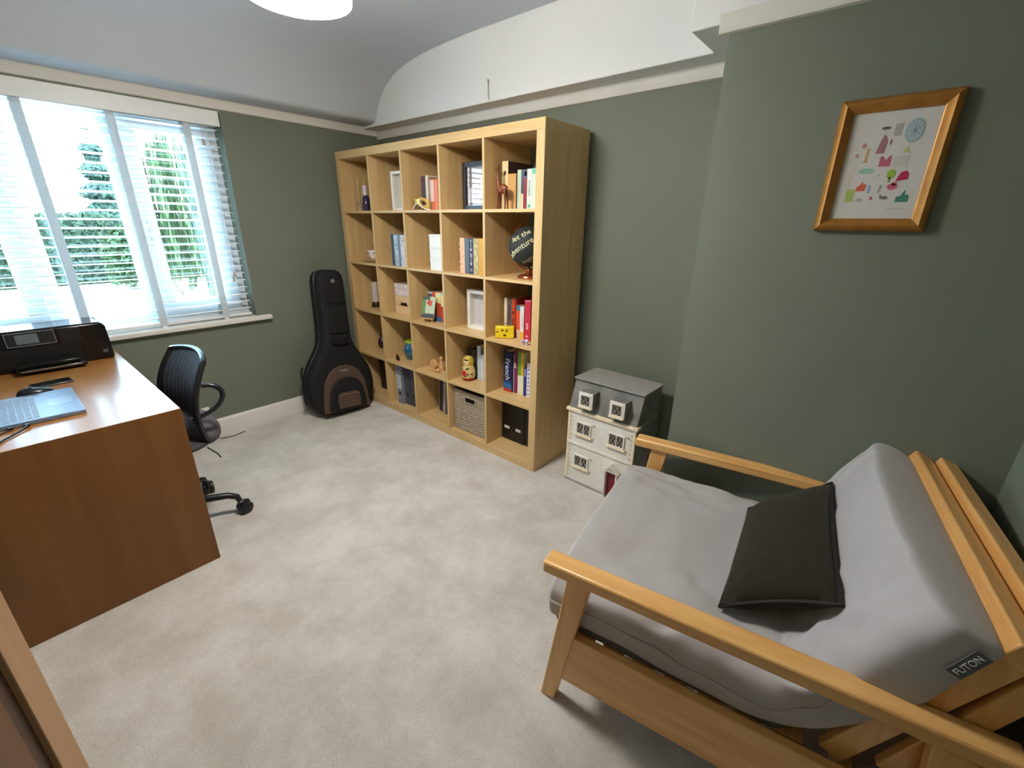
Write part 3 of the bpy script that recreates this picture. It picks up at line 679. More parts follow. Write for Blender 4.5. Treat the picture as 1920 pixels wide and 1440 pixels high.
# c5 books
book('thin white edged booklet left of the French dictionary', 1.492, .010, .135, .222, z4, (216, 208, 196), .16)
DW, DH = .066, .262
t = book('thick navy French dictionary with red foot and white lettering', 1.5035, DW, .118, DH, z4, (22, 34, 84), .17, bands=[(0, .075, (190, 50, 34)), (.075, .2, (40, 110, 180)), (.2, .27, (30, 76, 140))])
vs, fs = lettering('French', .052, .0004)
G().add([(DW*.47+y_*1.0, -.0008-z_, DH*.55-x_*.98) for x_, y_, z_ in vs], [f[::-1] for f in fs]).build('lettering', C(235, 238, 245), t, smooth=False)
spine_marks(t, DW, DH, C(60, 100, 170), [(.15, .8, .9, .915), (.3, .6, .86, .872)])
book('thin white pamphlet between dictionary and purple book', 1.5705, .005, .134, .25, z4, (226, 220, 220), .16)
t = book('purple book with pale label below its dark head', 1.5765, .031, .132, .268, z4, (132, 44, 96), .16, bands=[(.6, .72, (226, 206, 206), 0, .5)])
book('green topped white book beside purple book', 1.608, .027, .13, .27, z4, (232, 230, 214), .16, bands=[(.45, 1, (112, 170, 52))])
book('yellow topped cream book beside the green topped one', 1.6355, .02, .126, .268, z4, (238, 232, 190), .16, bands=[(.47, 1, (226, 178, 44))])
t = book('short royal blue book with white flash', 1.656, .021, .127, .18, z4, (48, 52, 140), .15, bands=[(.7, .96, (220, 224, 240), .35, .65)])
t = book('white book with small blue print next to royal blue book', 1.6775, .026, .13, .214, z4, (230, 232, 244), .15); spine_marks(t, .026, .214, C(80, 90, 170), [(.3, .7, .06+.12*k, .1+.12*k) for k in range(7)])

# row 5 -------------------------------------------------------------
z5 = ZF[5]
t = thing('dark_storage_box', 'dark brown storage box in the compartment hidden by guitar case', 'box', (.075, .15, z5))
bx('box_body', C(44, 28, 18, .6), t, 0, 0, .0005, .27, .2, .22, bevel=.002); bx('lid', C(52, 34, 22, .6), t, -.003, -.003, .22, .273, .203, .25, bevel=.002)
def lever(label, x, y, w, col, labcol=None):
    t = thing('lever_arch_file', label, 'file', (x, y, z5+.0004), 0, 'lever arch files')
    G().box(0, 0, 0, .002, .27, .312).box(w-.002, 0, 0, w, .27, .312).box(.002, 0, 0, w-.002, .002, .312).build('cover', col, t)
    bx('papers', 'paper', t, .004, .02, .004, w-.02, .26, .3)
    if labcol: bx('spine_label', labcol, t, .006, -.0008, .12, w-.006, 0, .235)
    g = G(); g.lathe([(.006, -.001), (.012, -.001), (.012, .0012), (.006, .0012)], 16, Tr(w/2, 0, .085) @ Rx(PI/2)); g.build('ring_rim', 'grey_metal', t)
    G().lathe([(0, -.0004), (.0095, -.0004), (.0095, .0012), (0, .0012)], 16, Tr(w/2, 0, .085) @ Rx(PI/2)).build('thumb_hole', 'black', t)
marb = mat('grey_marbled_card', (128, 132, 148), .6, var=.3, scale=60)
marbd = mat('dark_marbled_card', (76, 76, 84), .6, var=.3, scale=60)
lever('grey marbled lever arch file with pale label at the near end', .456, .05, .062, marb, C(190, 196, 206))
lever('darker marbled lever arch file with plain spine beside the labelled one', .520, .075, .066, marbd)
lever('darker marbled lever arch file with plain spine at the divider', .588, .078, .066, marbd)
bx_t = tag(bx('document_wallet', C(222, 218, 210), None, .4505, .048, z5+.0004, .4545, .3, z5+.315), 'thin white document wallet beside the labelled lever arch file', 'folder')
for k, (x, w, col, yy, hh, lab) in enumerate(((.800, .018, (150, 144, 140), .17, .27, 'grey magazine leaning at the bottom of bookcase'), (.821, .03, (32, 28, 32), .16, .272, 'thick black magazine binder leaning beside grey magazine'), (.854, .013, (80, 44, 74), .155, .268, 'plum spined magazine leaning between black and grey ones'), (.870, .020, (146, 142, 146), .15, .27, 'pale grey magazine leaning next to plum one'), (.893, .008, (226, 226, 228), .145, .272, 'thin white magazine leaning next to pale grey one'), (.904, .018, (88, 84, 92), .14, .268, 'dark grey magazine leaning at the end of the magazine row'))):
    t = book(lab, x, w, yy, hh, z5+.004, col, .2, tilt=math.radians(4), name='magazine', pages='paper')
# basket
t = thing('wicker_basket', 'grey woven seagrass basket with a cut-out handle filling its compartment', 'basket', (1.122, .042, z5))
wk = mat('woven_seagrass', (168, 152, 132), .85, var=.28, scale=55, bump=.3, bscale=160)
BW, BD, BH = .312, .30, .285
def weave(u, v, W_, H_): 
    a = u*W_/.0185*PI; r_ = v*H_/.0095
    return .0035*math.sin(a)*(1 if int(r_) % 2 else -1)*abs(math.sin(r_*PI))**.5
def hole(u, v): return .35 < u < .65 and .77 < v < .90
G().grid(lambda u, v: (u*BW, -weave(u, v, BW, BH), .001+v*BH), 86, 120, skip=hole).build('woven_wall', wk, t)
G().grid(lambda u, v: (-weave(u, v, BD, BH)*.6, u*BD, .001+v*BH), 60, 90).build('woven_wall', wk, t)
G().grid(lambda u, v: (BW-weave(u, v, BD, BH)*.6, u*BD, .001+v*BH), 60, 90).build('woven_wall', wk, t)
bx('woven_wall', wk, t, .002, BD-.004, .001, BW-.002, BD, BH); bx('base', wk, t, .004, .006, .0005, BW-.004, BD-.004, .006)
bx('hole_shade_sheet', C(28, 22, 20, .9), t, .012, .012, .008, BW-.012, .016, BH-.012)  # dark sheet added behind the hole for the shade inside the basket
for a in (((0, 0), (BW, 0)), ((BW, 0), (BW, BD)), ((BW, BD), (0, BD)), ((0, BD), (0, 0))):
    G().tube([(a[0][0], a[0][1], BH+.003), (a[1][0], a[1][1], BH+.003)], .006, 8).build('rim', wk, t)
for u0, u1, v0, v1 in ((.35, .65, .77, .77), (.35, .65, .90, .90), (.35, .35, .77, .90), (.65, .65, .77, .90)):
    G().tube([(u0*BW, -.003, v0*BH), (u1*BW, -.003, v1*BH)], .0035, 6).build('hole_edge', wk, t)
# magazine files
for k, (x, w, lab) in enumerate(((1.4665, .096, 'black magazine file with white label pushed against the divider'), (1.5635, .089, 'black magazine file with white label in the middle of its compartment'), (1.6535, .09, 'black magazine file without visible label next to the side panel'))):
    t = thing('magazine_file', lab, 'file', (x, .148+.004*(k == 2), z5+.0005), 0, 'black magazine files')
    bk = C(24, 18, 18, .45)
    bx('front_panel', bk, t, 0, 0, 0, w, .004, .302, bevel=.001)
    for a in (0, w-.004): G().prism([(.004, 0), (.235, 0), (.235, .302), (.004, .302)], 'x', a, a+.004).build('side_panel', bk, t)
    bx('base', bk, t, .004, .004, 0, w-.004, .235, .004)
    if k < 2:
        hd = G().box(w*.22, -.002, .078, w*.72, 0, .102).build('label_holder', 'grey_metal', t, bevel=.0006)
        bx('label_card', C(238, 236, 234), hd, w*.25, -.0026, .081, w*.69, -.002, .099)

# ------------------------------------------------------------------ hook on bulkhead
tag(G().tube([(1.247, .268, 2.046), (1.247, .262, 2.06), (1.247, .262, 2.135)], .0022, 6).ell((1.247, .262, 2.138), (.005, .005, .005), 8, 6).build('wall_hook', C(150, 130, 120, .4)), 'short thin wire hook on white bulkhead above bookcase', 'hook')

# ------------------------------------------------------------------ guitar case
gt = thing('guitar_case', 'black padded guitar gig bag with brown pocket leaning in the corner', 'guitar case', (.182, -.284, .0))
lean = Tr(.0, 0, .008) @ Ry(math.radians(-8)) @ Rx(math.radians(-4.5))
hw = [(0, .12), (.012, .165), (.035, .2), (.08, .232), (.14, .25), (.21, .256), (.28, .247), (.34, .226), (.40, .193), (.45, .16), (.49, .135), (.53, .118), (.58, .108), (.66, .103), (.78, .1), (.9, .1), (.98, .098), (1.02, .09), (1.045, .072), (1.06, .045)]
def gcase(u, v):
    # u around the outline (closed), v across the depth with rounded edges
    return None
outl = [(-w, h) for h, w in hw[::-1]] + [(w, h) for h, w in hw]
def ring_at(off, x):
    c = (0, .45); return [(x, (abs(a)-off)*(1 if a > 0 else -1) if abs(a) > off else 0, min(max(b, off*.8), 1.06-off*.8)) for a, b in outl]
g = G(); lay = [(.05, -.085), (.02, -.083), (.006, -.072), (0, -.055), (0, .055), (.006, .072), (.02, .083), (.05, .087)]
n = len(outl); vs = []
for o_, x_ in lay: vs += ring_at(o_, x_)
fs = []
for i in range(len(lay)-1):
    for k in range(n): fs.append((i*n+k, (i+1)*n+k, (i+1)*n+(k+1) % n, i*n+(k+1) % n))
for base, fl in ((0, False), ((len(lay)-1)*n, True)):
    for k in range(n//2-1):
        f = (base+k, base+k+1, base+n-2-k, base+n-1-k); fs.append(f if not fl else f[::-1])
g.add(vs, fs, lean); g.build('bag', 'black_cloth', gt, angle=60, weld=True)
zip_ = [(.0, a*1.004, b) for a, b in outl]
G().tube([lean @ Vector(p) for p in zip_], .004, 6, closed=True).build('zip', 'black', gt)
def arch(w, h, z0, tw=.78, n=9):
    pts = [(-w, z0), (w, z0)]; tt = w*tw
    pts += [(w-(w-tt)*(k/4)**1.5*.6, z0+(h*.62)*(k/4)) for k in range(1, 5)]
    pts += [(tt*1.03*math.cos(k/n*PI), z0+h*.62+h*.38*math.sin(k/n*PI)) for k in range(1, n)]
    pts += [(-(w-(w-tt)*(k/4)**1.5*.6), z0+(h*.62)*(k/4)) for k in range(4, 0, -1)]
    return pts
FXg = .086
G().prism(arch(.185, .345, .02), 'x', FXg, FXg+.022, lean).build('pocket', 'brown_cloth', gt, bevel=.006)
G().prism(arch(.150, .245, .03), 'x', FXg+.022, FXg+.046, lean).build('front_pocket', 'black_cloth', gt, bevel=.012)
sp = G().prism([(-.085, .045), (.085, .045), (.092, .1), (.085, .15), (.06, .165), (-.06, .165), (-.085, .15), (-.092, .1)], 'x', FXg+.046, FXg+.062, lean).build('small_pocket', 'brown_cloth', gt, bevel=.006)
G().tube([lean @ Vector(p) for p in [(FXg+.064, -.075, .135), (FXg+.066, -.06, .15), (FXg+.066, .06, .15), (FXg+.064, .075, .135)]], .003, 6).build('pocket_zip', C(150, 120, 96, .4), sp)
bg_ = G().prism([(-.03, .318), (.03, .318), (.034, .326), (.024, .334), (-.024, .334), (-.034, .326)], 'x', FXg+.022, FXg+.0235, lean).build('badge', 'silver', gt)
G().prism([(-.075, .60), (.075, .60), (.075, .80), (-.075, .80)], 'x', FXg-.004, FXg+.014, lean).build('neck_pocket', 'black_cloth', gt, bevel=.008)
G().prism([(-.075, .82), (.075, .82), (.072, .98), (.05, 1.01), (-.05, 1.01), (-.072, .98)], 'x', FXg-.004, FXg+.008, lean).build('headstock_pad', 'black_cloth', gt, bevel=.008)
G().prism([(-.012, .965), (.012, .965), (.016, .98), (.006, .992), (-.006, .992), (-.016, .98)], 'x', FXg+.008, FXg+.0095, lean).build('emblem', 'silver', gt)
G().tube([lean @ Vector(p) for p in [(FXg, -.06, .545), (FXg+.03, -.055, .535), (FXg+.034, 0, .532), (FXg+.03, .055, .535), (FXg, .06, .545)]], .009, 8).build('carry_handle', 'black', gt)
for zz in (.30, .14):
    G().tube([lean @ Vector(p) for p in [(-.02, -.25, zz+.07), (.0, -.272, zz+.04), (.01, -.275, zz), (.0, -.262, zz-.04)]], .008, 6).build('side_strap', 'black_cloth', gt)

# ------------------------------------------------------------------ doll's house
dh = thing('dolls_house', 'white toy house with grey mansard roof and lattice windows', 'dollhouse', (2.222, .075, 0), math.radians(-1))
DWh, DD = .20, .262
wht = mat('white_dollhouse_paint', (228, 224, 214), .55, var=.05, scale=25)
cremt = mat('cream_dollhouse_trim', (236, 218, 186), .5)
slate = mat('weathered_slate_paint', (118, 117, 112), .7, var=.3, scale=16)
bx('house_body', wht, dh, -DWh, 0, .008, DWh, DD, .435, bevel=.002)
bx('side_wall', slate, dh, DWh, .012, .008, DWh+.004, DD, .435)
bx('base_plinth', C(150, 146, 140), dh, -DWh-.006, -.006, .0005, DWh+.006, DD+.006, .010, bevel=.001)
rf = G().prism([(.002, .452), (DD, .452), (DD, .605), (.055, .605)], 'x', -DWh, DWh).build('roof', slate, dh)
bx('roof_top', C(150, 146, 142, .6), dh, -DWh-.006, .042, .605, DWh+.006, DD+.006, .613, bevel=.001)
bx('cornice', cremt, dh, -DWh-.012, -.012, .434, DWh+.012, .03, .452, bevel=.003)
bx('storey_band', wht, dh, -DWh+.002, -.006, .236, DWh-.002, 0, .252, bevel=.002)
G().box(-DWh-.001, -.003, .01, -DWh+.012, 0, .434).build('corner_board', cremt, dh); G().box(DWh-.012, -.003, .01, DWh+.001, 0, .434).build('corner_board', cremt, dh)
for sx in (-1, 1):
    zz = .03
    while zz < .42:
        for zp in ((0,) if .225 < zz < .26 else (0, 1)):
            pass
        a = sx*(DWh-.022); 
        G().prism([(a-.006*sx, zz), (a+.005*sx, zz), (a+.005*sx, zz+.012), (a-.001*sx, zz+.012)], 'y', -.0025, 0).build('quoin', C(206, 198, 186), dh); zz += .026
def hwin(cx, cz, w, h, y, parent, halves=2):
    f = frame_ring(-w/2, w/2, -h/2, h/2, .007, -.008, 0)
    f.v = [(cx+b, y+a, cz+c) for a, b, c in f.v]; f.f = [q[::-1] for q in f.f]
    fr_ = f.build('house_window', wht, parent)
    bx('pane', C(66, 54, 48, .15), fr_, cx-w/2+.006, y-.003, cz-h/2+.006, cx+w/2-.006, y-.001, cz+h/2-.006)
    g = G(); W_, H_ = w/2-.007, h/2-.007
    cols = 2 if halves == 1 else 4; sx = 2*W_/cols
    for s_ in (-1, 1):
        for k in range(-3, cols+3):
            pts = []
            for i in range(13):
                zz = -H_+2*H_*i/12; xx = -W_+k*sx+s_*(zz+H_)*sx/H_*.75
                if -W_ <= xx <= W_: pts.append((cx+xx, y-.0042, cz+zz))
            if len(pts) > 1: g.tube([pts[0], pts[-1]], .0008, 4)
    if halves == 2: g.box(cx-.0025, y-.006, cz-H_, cx+.0025, y-.003, cz+H_)
    g.build('lattice', C(216, 210, 200), fr_)
    bx('sill', cremt, fr_, cx-w/2-.008, y-.014, cz-h/2-.009, cx+w/2+.008, y, cz-h/2-.001, bevel=.001)
    return fr_
for cx, cz in ((-.098, .347), (.10, .347), (-.10, .145)):
    hwin(cx, cz, .092, .074, 0, dh)
    for dx, dz in ((.056, .034), (.05, -.046)): G().tube([(cx+dx, -.002, cz+dz), (cx+dx+.012, -.006, cz+dz+.006)], .0025, 6).build('latch', C(176, 140, 84, .35, metal=.6), dh)
for cx in (-.083, .10):
    d = bx('dormer', slate, dh, cx-.04, -.026, .485, cx+.04, .06, .568)
    fr_ = frame_ring(-.042, .042, -.043, .043, .010, -.006, .002); fr_.v = [(cx+b, -.026+a, .5265+c) for a, b, c in fr_.v]; fr_.f = [q[::-1] for q in fr_.f]
    fr_.build('dormer_frame', wht, d, bevel=.001)
    hwin(cx, .5265, .066, .068, -.0265, d, 1)
bx('front_door', C(120, 24, 36, .4), dh, .068, -.005, .012, .128, 0, .168)
for x in (.062, .128): bx('porch_post', wht, dh, x, -.028, .012, x+.007, -.002, .17)
G().prism([(.052, .17), (.145, .17), (.0985, .215)], 'y', -.034, 0).build('porch_gable', wht, dh)
G().prism([(.068, .177), (.129, .177), (.0985, .203)], 'y', -.0348, -.034).build('gable_panel', C(196, 186, 170), dh)
G().ell((.118, -.008, .09), (.003, .003, .003), 8, 6).build('door_knob', C(200, 160, 80, .3, metal=.7), dh)

# ------------------------------------------------------------------ framed print
pf = thing('framed_print', 'antique gold frame with white alphabet-style illustrated print on chimney breast', 'picture', (3.114, YC-.0005, 1.563))
PW, PH, FWd = .134, .178, .036
fprof = [(0, 0), (0, -.016), (.006, -.024), (.016, -.03), (.026, -.022), (.032, -.014), (.036, -.012), (.036, 0)]
def fr_side(x0, x1, horiz, sgn):
    g = G(); n = len(fprof); vs = []
    for e in (-1, 1):
        for d, y in fprof:
            if horiz: vs.append((e*(PW-d), y, sgn*(PH-d)))
            else: vs.append((sgn*(PW-d), y, e*(PH-d)))
    fs = [(k, (k+1) % n, n+(k+1) % n, n+k) for k in range(n)]+[tuple(range(n)), tuple(range(n, 2*n))[::-1]]
    return g.add(vs, fs)
for hz_, sg in ((1, 1), (1, -1), (0, 1), (0, -1)): fr_side(0, 0, hz_, sg).build('frame_moulding', 'gold_frame', pf, weld=True, angle=50)
bx('mount', 'paper', pf, -PW+.034, -.008, -PH+.034, PW-.034, -.003, PH-.034)
bx('glazing', glassy('picture_glass', (.98, .98, .98), .05), pf, -PW+.033, -.0115, -PH+.033, PW-.033, -.0105, PH-.033)
def motif(poly, col, name='motif'):
    return G().prism([(x-3.114, z-1.563) for x, z in poly], 'y', -.0086, -.008).build(name, C(*col, .7), pf)
def disc(cx, cz, rx, rz, n=16): return [(cx+rx*math.cos(2*PI*k/n), cz+rz*math.sin(2*PI*k/n)) for k in range(n)]
ppw, pph = 3.114, 1.563
o = motif(disc(3.164, 1.65, .0205, .030, 24), (158, 190, 198)); 
G().prism([(a-3.114, b-1.563) for a, b in disc(3.164, 1.65, .017, .026, 20)], 'y', -.0091, -.0086).build('motif_inner', C(190, 208, 212), o)
for k in range(6):
    a = k*PI/6; G().tube([(.05-.017*math.cos(a), -.0092, .087-.026*math.sin(a)), (.05+.017*math.cos(a), -.0092, .087+.026*math.sin(a))], .0004, 4).build('wheel_spoke', C(110, 150, 160), o)
motif(disc(3.164, 1.65, .004, .006, 10), (90, 130, 136))
motif([(3.088, 1.597), (3.107, 1.597), (3.110, 1.628), (3.104, 1.642), (3.099, 1.646), (3.094, 1.628)], (176, 128, 140))
motif([(3.103, 1.562), (3.129, 1.562), (3.129, 1.590), (3.124, 1.590), (3.117, 1.578), (3.109, 1.590), (3.103, 1.588)], (200, 110, 138))
motif([(3.062, 1.575), (3.075, 1.575), (3.073, 1.580), (3.073, 1.606), (3.076, 1.612), (3.066, 1.612), (3.067, 1.580)], (222, 180, 120))
motif(disc(3.078, 1.552, .019, .0075), (158, 206, 190)); motif(disc(3.099, 1.662, .011, .004), (120, 118, 116))
motif([(3.119, 1.640), (3.134, 1.640), (3.136, 1.672), (3.119, 1.670)], (190, 188, 186)); motif([(3.15, 1.596), (3.165, 1.596), (3.163, 1.604), (3.158, 1.611), (3.152, 1.603)], (196, 204, 130))
motif([(3.135, 1.562), (3.165, 1.562), (3.168, 1.590), (3.136, 1.588)], (214, 208, 200))
motif(disc(3.138, 1.541, .010, .013, 12), (160, 200, 70)); motif([(3.134, 1.520), (3.140, 1.520), (3.139, 1.533), (3.135, 1.533)], (150, 160, 110))
o = motif([(3.152, 1.522), (3.178, 1.526), (3.178, 1.541), (3.170, 1.549), (3.160, 1.545), (3.155, 1.533)], (196, 46, 96)); 
motif(disc(3.148, 1.508, .012, .009), (214, 100, 130)); motif(disc(3.151, 1.516, .006, .006), (230, 140, 160))
motif([(3.163, 1.466), (3.192, 1.466), (3.192, 1.480), (3.188, 1.486), (3.182, 1.484), (3.181, 1.500), (3.176, 1.490), (3.172, 1.482), (3.164, 1.481)], (70, 150, 132))
motif([(3.043, 1.468), (3.058, 1.468), (3.062, 1.472), (3.061, 1.503), (3.054, 1.504), (3.052, 1.498), (3.048, 1.504), (3.042, 1.500)], (184, 208, 110))
motif([(3.063, 1.498), (3.086, 1.498), (3.087, 1.512), (3.084, 1.519), (3.080, 1.512), (3.076, 1.524), (3.071, 1.513), (3.065, 1.510)], (226, 104, 70))
motif([(3.092, 1.492), (3.098, 1.492), (3.099, 1.512), (3.093, 1.514)], (160, 180, 206)); motif([(3.117, 1.492), (3.122, 1.492), (3.125, 1.512), (3.119, 1.514)], (170, 176, 184))
motif([(3.126, 1.476), (3.140, 1.474), (3.146, 1.478), (3.138, 1.484), (3.132, 1.482), (3.124, 1.489)], (130, 126, 126)); motif(disc(3.078, 1.473, .009, .005), (190, 186, 184))
motif(disc(3.106, 1.477, .003, .005, 8), (200, 80, 110)); motif(disc(3.058, 1.620, .005, .007, 8), (206, 140, 150)); motif(disc(3.047, 1.594, .005, .006, 8), (206, 160, 160)); motif(disc(3.118, 1.625, .002, .008, 8), (150, 80, 100))
motif([(3.099, 1.53), (3.112, 1.538), (3.116, 1.545), (3.103, 1.537)], (200, 200, 200)); motif([(3.15, 1.447), (3.19, 1.447), (3.19, 1.449), (3.15, 1.449)], (190, 190, 190)); motif([(3.035, 1.51), (3.045, 1.51), (3.05, 1.57), (3.046, 1.575), (3.036, 1.545)], (228, 216, 210))

# ------------------------------------------------------------------ desk
DK = dict(x0=.012, x1=1.25, y0=-2.105, y1=-1.468, z=.712)
dk = thing('desk', 'oak veneer desk with solid end panels under the window', 'desk', (0, 0, 0))
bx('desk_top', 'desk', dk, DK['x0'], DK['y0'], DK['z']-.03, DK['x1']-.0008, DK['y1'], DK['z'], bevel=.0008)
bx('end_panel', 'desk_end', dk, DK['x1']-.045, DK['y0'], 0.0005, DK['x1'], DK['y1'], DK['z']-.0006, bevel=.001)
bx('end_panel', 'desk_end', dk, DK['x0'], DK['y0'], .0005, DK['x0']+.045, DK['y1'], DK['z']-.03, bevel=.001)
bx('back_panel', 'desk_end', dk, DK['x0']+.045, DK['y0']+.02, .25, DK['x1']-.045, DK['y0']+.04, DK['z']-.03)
DZ = DK['z']+.0003
# printer
pr = thing('printer', 'black inkjet printer with grey touch screen on the desk by window', 'printer', (.225, -1.725, DZ))
G().prism([(-.235, .0), (.235, .0), (.232, .17), (.212, .19), (-.212, .19), (-.232, .17)], 'x', -.20, 0).build('printer_body', 'black_gloss', pr, bevel=.01)
bx('control_panel', C(40, 42, 46, .2), pr, .0, -.118, .118, .008, .045, .182, bevel=.002)
frame_ring(-.118, .045, .118, .182, .003, .0, .0095).build('panel_rim', C(150, 152, 156, .25, metal=.5), pr)
bx('screen', C(104, 116, 120, .15), pr, .008, -.085, .128, .0095, -.012, .172)
bx('side_panel', C(24, 24, 28, .35), pr, .0, .055, .10, .004, .135, .18, bevel=.002)
bx('output_slot', C(6, 6, 7, .5), pr, -.002, -.20, .022, .003, .12, .108)
tr = bx('paper_tray', 'black_gloss', pr, .003, -.12, .012, .105, .118, .028, bevel=.004)
bx('tray_edge', C(176, 158, 140, .3, metal=.4), tr, .1055, -.105, .02, .1065, .1, .0235)
bx('tray_lip', 'black_gloss', tr, .03, -.11, .03, .08, .10, .045, bevel=.003)
bx('logo_mark', C(84, 84, 88, .3), pr, .0, .195, .035, .0006, .215, .05)
# laptop
la = thing('laptop', 'open grey laptop on the desk with keyboard facing the chair', 'laptop', (.875, -1.708, DZ))
bx('base', 'laptop', la, -.172, -.232, 0, .172, 0, .016, bevel=.003)
g = G()
for r in range(5):
    for c in range(15): g.box(-.15+c*.0202, -.205+r*.0185, .016, -.15+c*.0202+.0168, -.205+r*.0185+.015, .0172)
g.build('keys', 'keys', la)
bx('touchpad', C(126, 146, 172, .3), la, -.05, -.085, .0158, .05, -.018, .0164)
G().tube([(-.15, -.232, .014), (.15, -.232, .014)], .006, 8).build('hinge', 'black', la)
TT = Tr(0, -.236, .018) @ Rx(math.radians(22))
sc = G().box(-.172, -.008, 0, .172, 0, .22, T=TT).build('screen_lid', 'laptop', la, bevel=.003)
G().box(-.16, 0, .012, .16, .0008, .208, T=TT).build('display', 'screen', sc)
# cables at the laptop
for k, (lab, pts) in enumerate((('black charging cable plugged into the laptop corner', [(1.05, -1.86, .008), (1.075, -1.862, .008), (1.10, -1.88, .004), (1.15, -1.92, .004), (1.22, -1.955, .004), (1.235, -2.05, .004)]), ('second thinner cable looping beside the laptop corner', [(1.05, -1.90, .008), (1.07, -1.902, .007), (1.09, -1.93, .003), (1.085, -1.99, .003), (1.05, -2.06, .003)]))):
    tag(G().tube([(a, b, DZ+c) for a, b, c in pts], (.0032, .0022)[k], 6).box(1.0485, pts[0][1]-.006, DZ+.004, 1.066, pts[0][1]+.006, DZ+.012).build('cable', 'black'), lab, 'cable')
# mouse + slab
mo = thing('computer_mouse', 'black wired computer mouse beside the laptop', 'mouse', (.675, -1.812, DZ), math.radians(8))
def mouse(u, v):
    a = (v-.5)*PI; t_ = u*2*PI; x = .031*math.cos(t_)*math.cos(a); y = .054*math.sin(t_)*math.cos(a); zz = .034*max(0, math.sin(a))*(1-.25*(y/.054))
    return (x, y, zz)
G().grid(lambda u, v: (.031*math.cos(u*2*PI)*math.sin(v*PI/2+.001)**.8, .055*math.sin(u*2*PI)*math.sin(v*PI/2+.001)**.8, .001+.034*math.cos(v*PI/2)**.7*(1-.15*math.sin(u*2*PI))), 28, 10, cu=True).build('shell', C(26, 28, 32, .25), mo)
G().ell((.0, -.03, .030), (.004, .009, .004), 10, 8).build('wheel', 'black', mo)
G().tube([(0, -.053, .008), (.01, -.08, .004), (.0, -.12, .003), (-.03, -.16, .003)], .002, 6).build('cord', 'black', mo)
ph = thing('smartphone', 'flat black phone lying beyond the mouse', 'phone', (.535, -1.755, DZ), math.radians(8))
bx('body', C(70, 78, 84, .2), ph, -.036, -.065, 0, .036, .065, .0075, bevel=.003); bx('glass_front', 'black_gloss', ph, -.033, -.06, .0075, .033, .06, .0079)

# ------------------------------------------------------------------ office chair
oc = thing('office_chair', 'black mesh swivel office chair tucked under the desk', 'chair', (.865, -1.527, 0), math.radians(4))
blk = 'black'
meshm = mat('black_woven_mesh', (52, 54, 66), .6, var=.3, scale=260, bump=.5, bscale=420)
hubz = .075
for k in range(5):
    a = math.radians(61+72*k); dx, dy = math.cos(a), math.sin(a)
    lg = G().tube([(.02*dx, .02*dy, .115), (.12*dx, .12*dy, .118), (.225*dx, .225*dy, .112), (.262*dx, .262*dy, .095), (.272*dx, .272*dy, .062)], [.022, .019, .016, .015, .012], 10).build('base_arm', blk, oc)
    T_ = Tr(.285*dx, .285*dy, .0325) @ Rz(a+.6) @ Matrix.Scale(1.16, 4)
    for s_ in (-1, 1): G().lathe([(0, -.009), (.022, -.009), (.0275, -.005), (.0275, .005), (.022, .009), (0, .009)], 16, T_ @ Tr(0, s_*.013, 0) @ Rx(PI/2)).build('caster_wheel', blk, oc)
    G().ell((-.004, 0, .016), (.03, .012, .02), 12, 8, T_).build('caster_hood', blk, oc)
G().lathe([(0, .09), (.04, .09), (.042, .13), (.028, .16), (.026, .26), (.016, .262), (.016, .39), (.02, .395), (0, .395)], 18).build('gas_lift', 'grey_metal', oc)
bx('mechanism', blk, oc, -.07, -.09, .385, .07, .12, .42, bevel=.01)
def seat(u, v):
    t_ = u*2*PI; e = 3.2; c_, s_ = math.cos(t_), math.sin(t_)
    rr = 1/((abs(c_)**e+abs(s_)**e)**(1/e)); k = math.sin(min(1, v*1.0)*PI)**.45
    zz = .45+.028*math.cos(v*PI); return (.225*rr*c_*k, .21*rr*s_*k-.005, zz-.012*(s_ < -.5)*k)
G().grid(seat, 36, 12, cu=True).build('seat', C(52, 50, 52, .85, var=.2, scale=200), oc)
# backrest: curved mesh in a tube frame
def back(u, v):
    a = (u-.5)*2; w_ = .21*(.86+.14*math.sin(v*PI*.9+.3)); zz = .47+.345*v+(.02*(1-a*a)*v)
    y_ = .165+.075*v*v+.05*math.sin(v*PI)*(-.5)-.035*a*a*-1*-1*(.6+.4*v)
    return (a*w_, y_, zz)
G().grid(back, 17, 19).build('back_mesh', meshm, oc, solid=.003)
g = G()
for i in range(1, 12): g.tube([back(i/12, v/10) for v in range(11)], .0022, 4)
g.build('mesh_ribs', C(104, 106, 124, .5), oc)
rim = [back(0, v/10) for v in range(11)]+[back(u/12, 1) for u in range(1, 12)]+[back(1, 1-v/10) for v in range(11)]
rim = [(x*1.015, y_, z_) for x, y_, z_ in rim]
G().tube(rim, .0125, 8).build('back_frame', C(24, 24, 28, .3), oc)
G().tube([(0, .02, .405), (0, .14, .40), (0, .19, .43), (0, .195, .50)], [.022, .022, .02, .014], 8).build('back_support', blk, oc)
for s_ in (-1, 1):
    G().tube([(s_*.205, .170, .722), (s_*.214, .192, .721), (s_*.222, .21, .715), (s_*.229, .224, .703), (s_*.233, .232, .688), (s_*.235, .233, .668), (s_*.234, .226, .648), (s_*.231, .212, .629), (s_*.226, .194, .613), (s_*.218, .17, .599), (s_*.208, .145, .588), (s_*.195, .11, .575)], .0105, 10).build('arm_loop', C(30, 30, 36, .25), oc)
G().ell((0, .165, .475), (.2, .085, .075), 24, 14).build('rear_mesh', C(84, 80, 84, .8, var=.3, scale=260), oc)
G().tube([(.12, .16, .40), (.135, .19, .36), (.135, .2, .335)], .003, 6).build('adjust_lever', blk, oc)

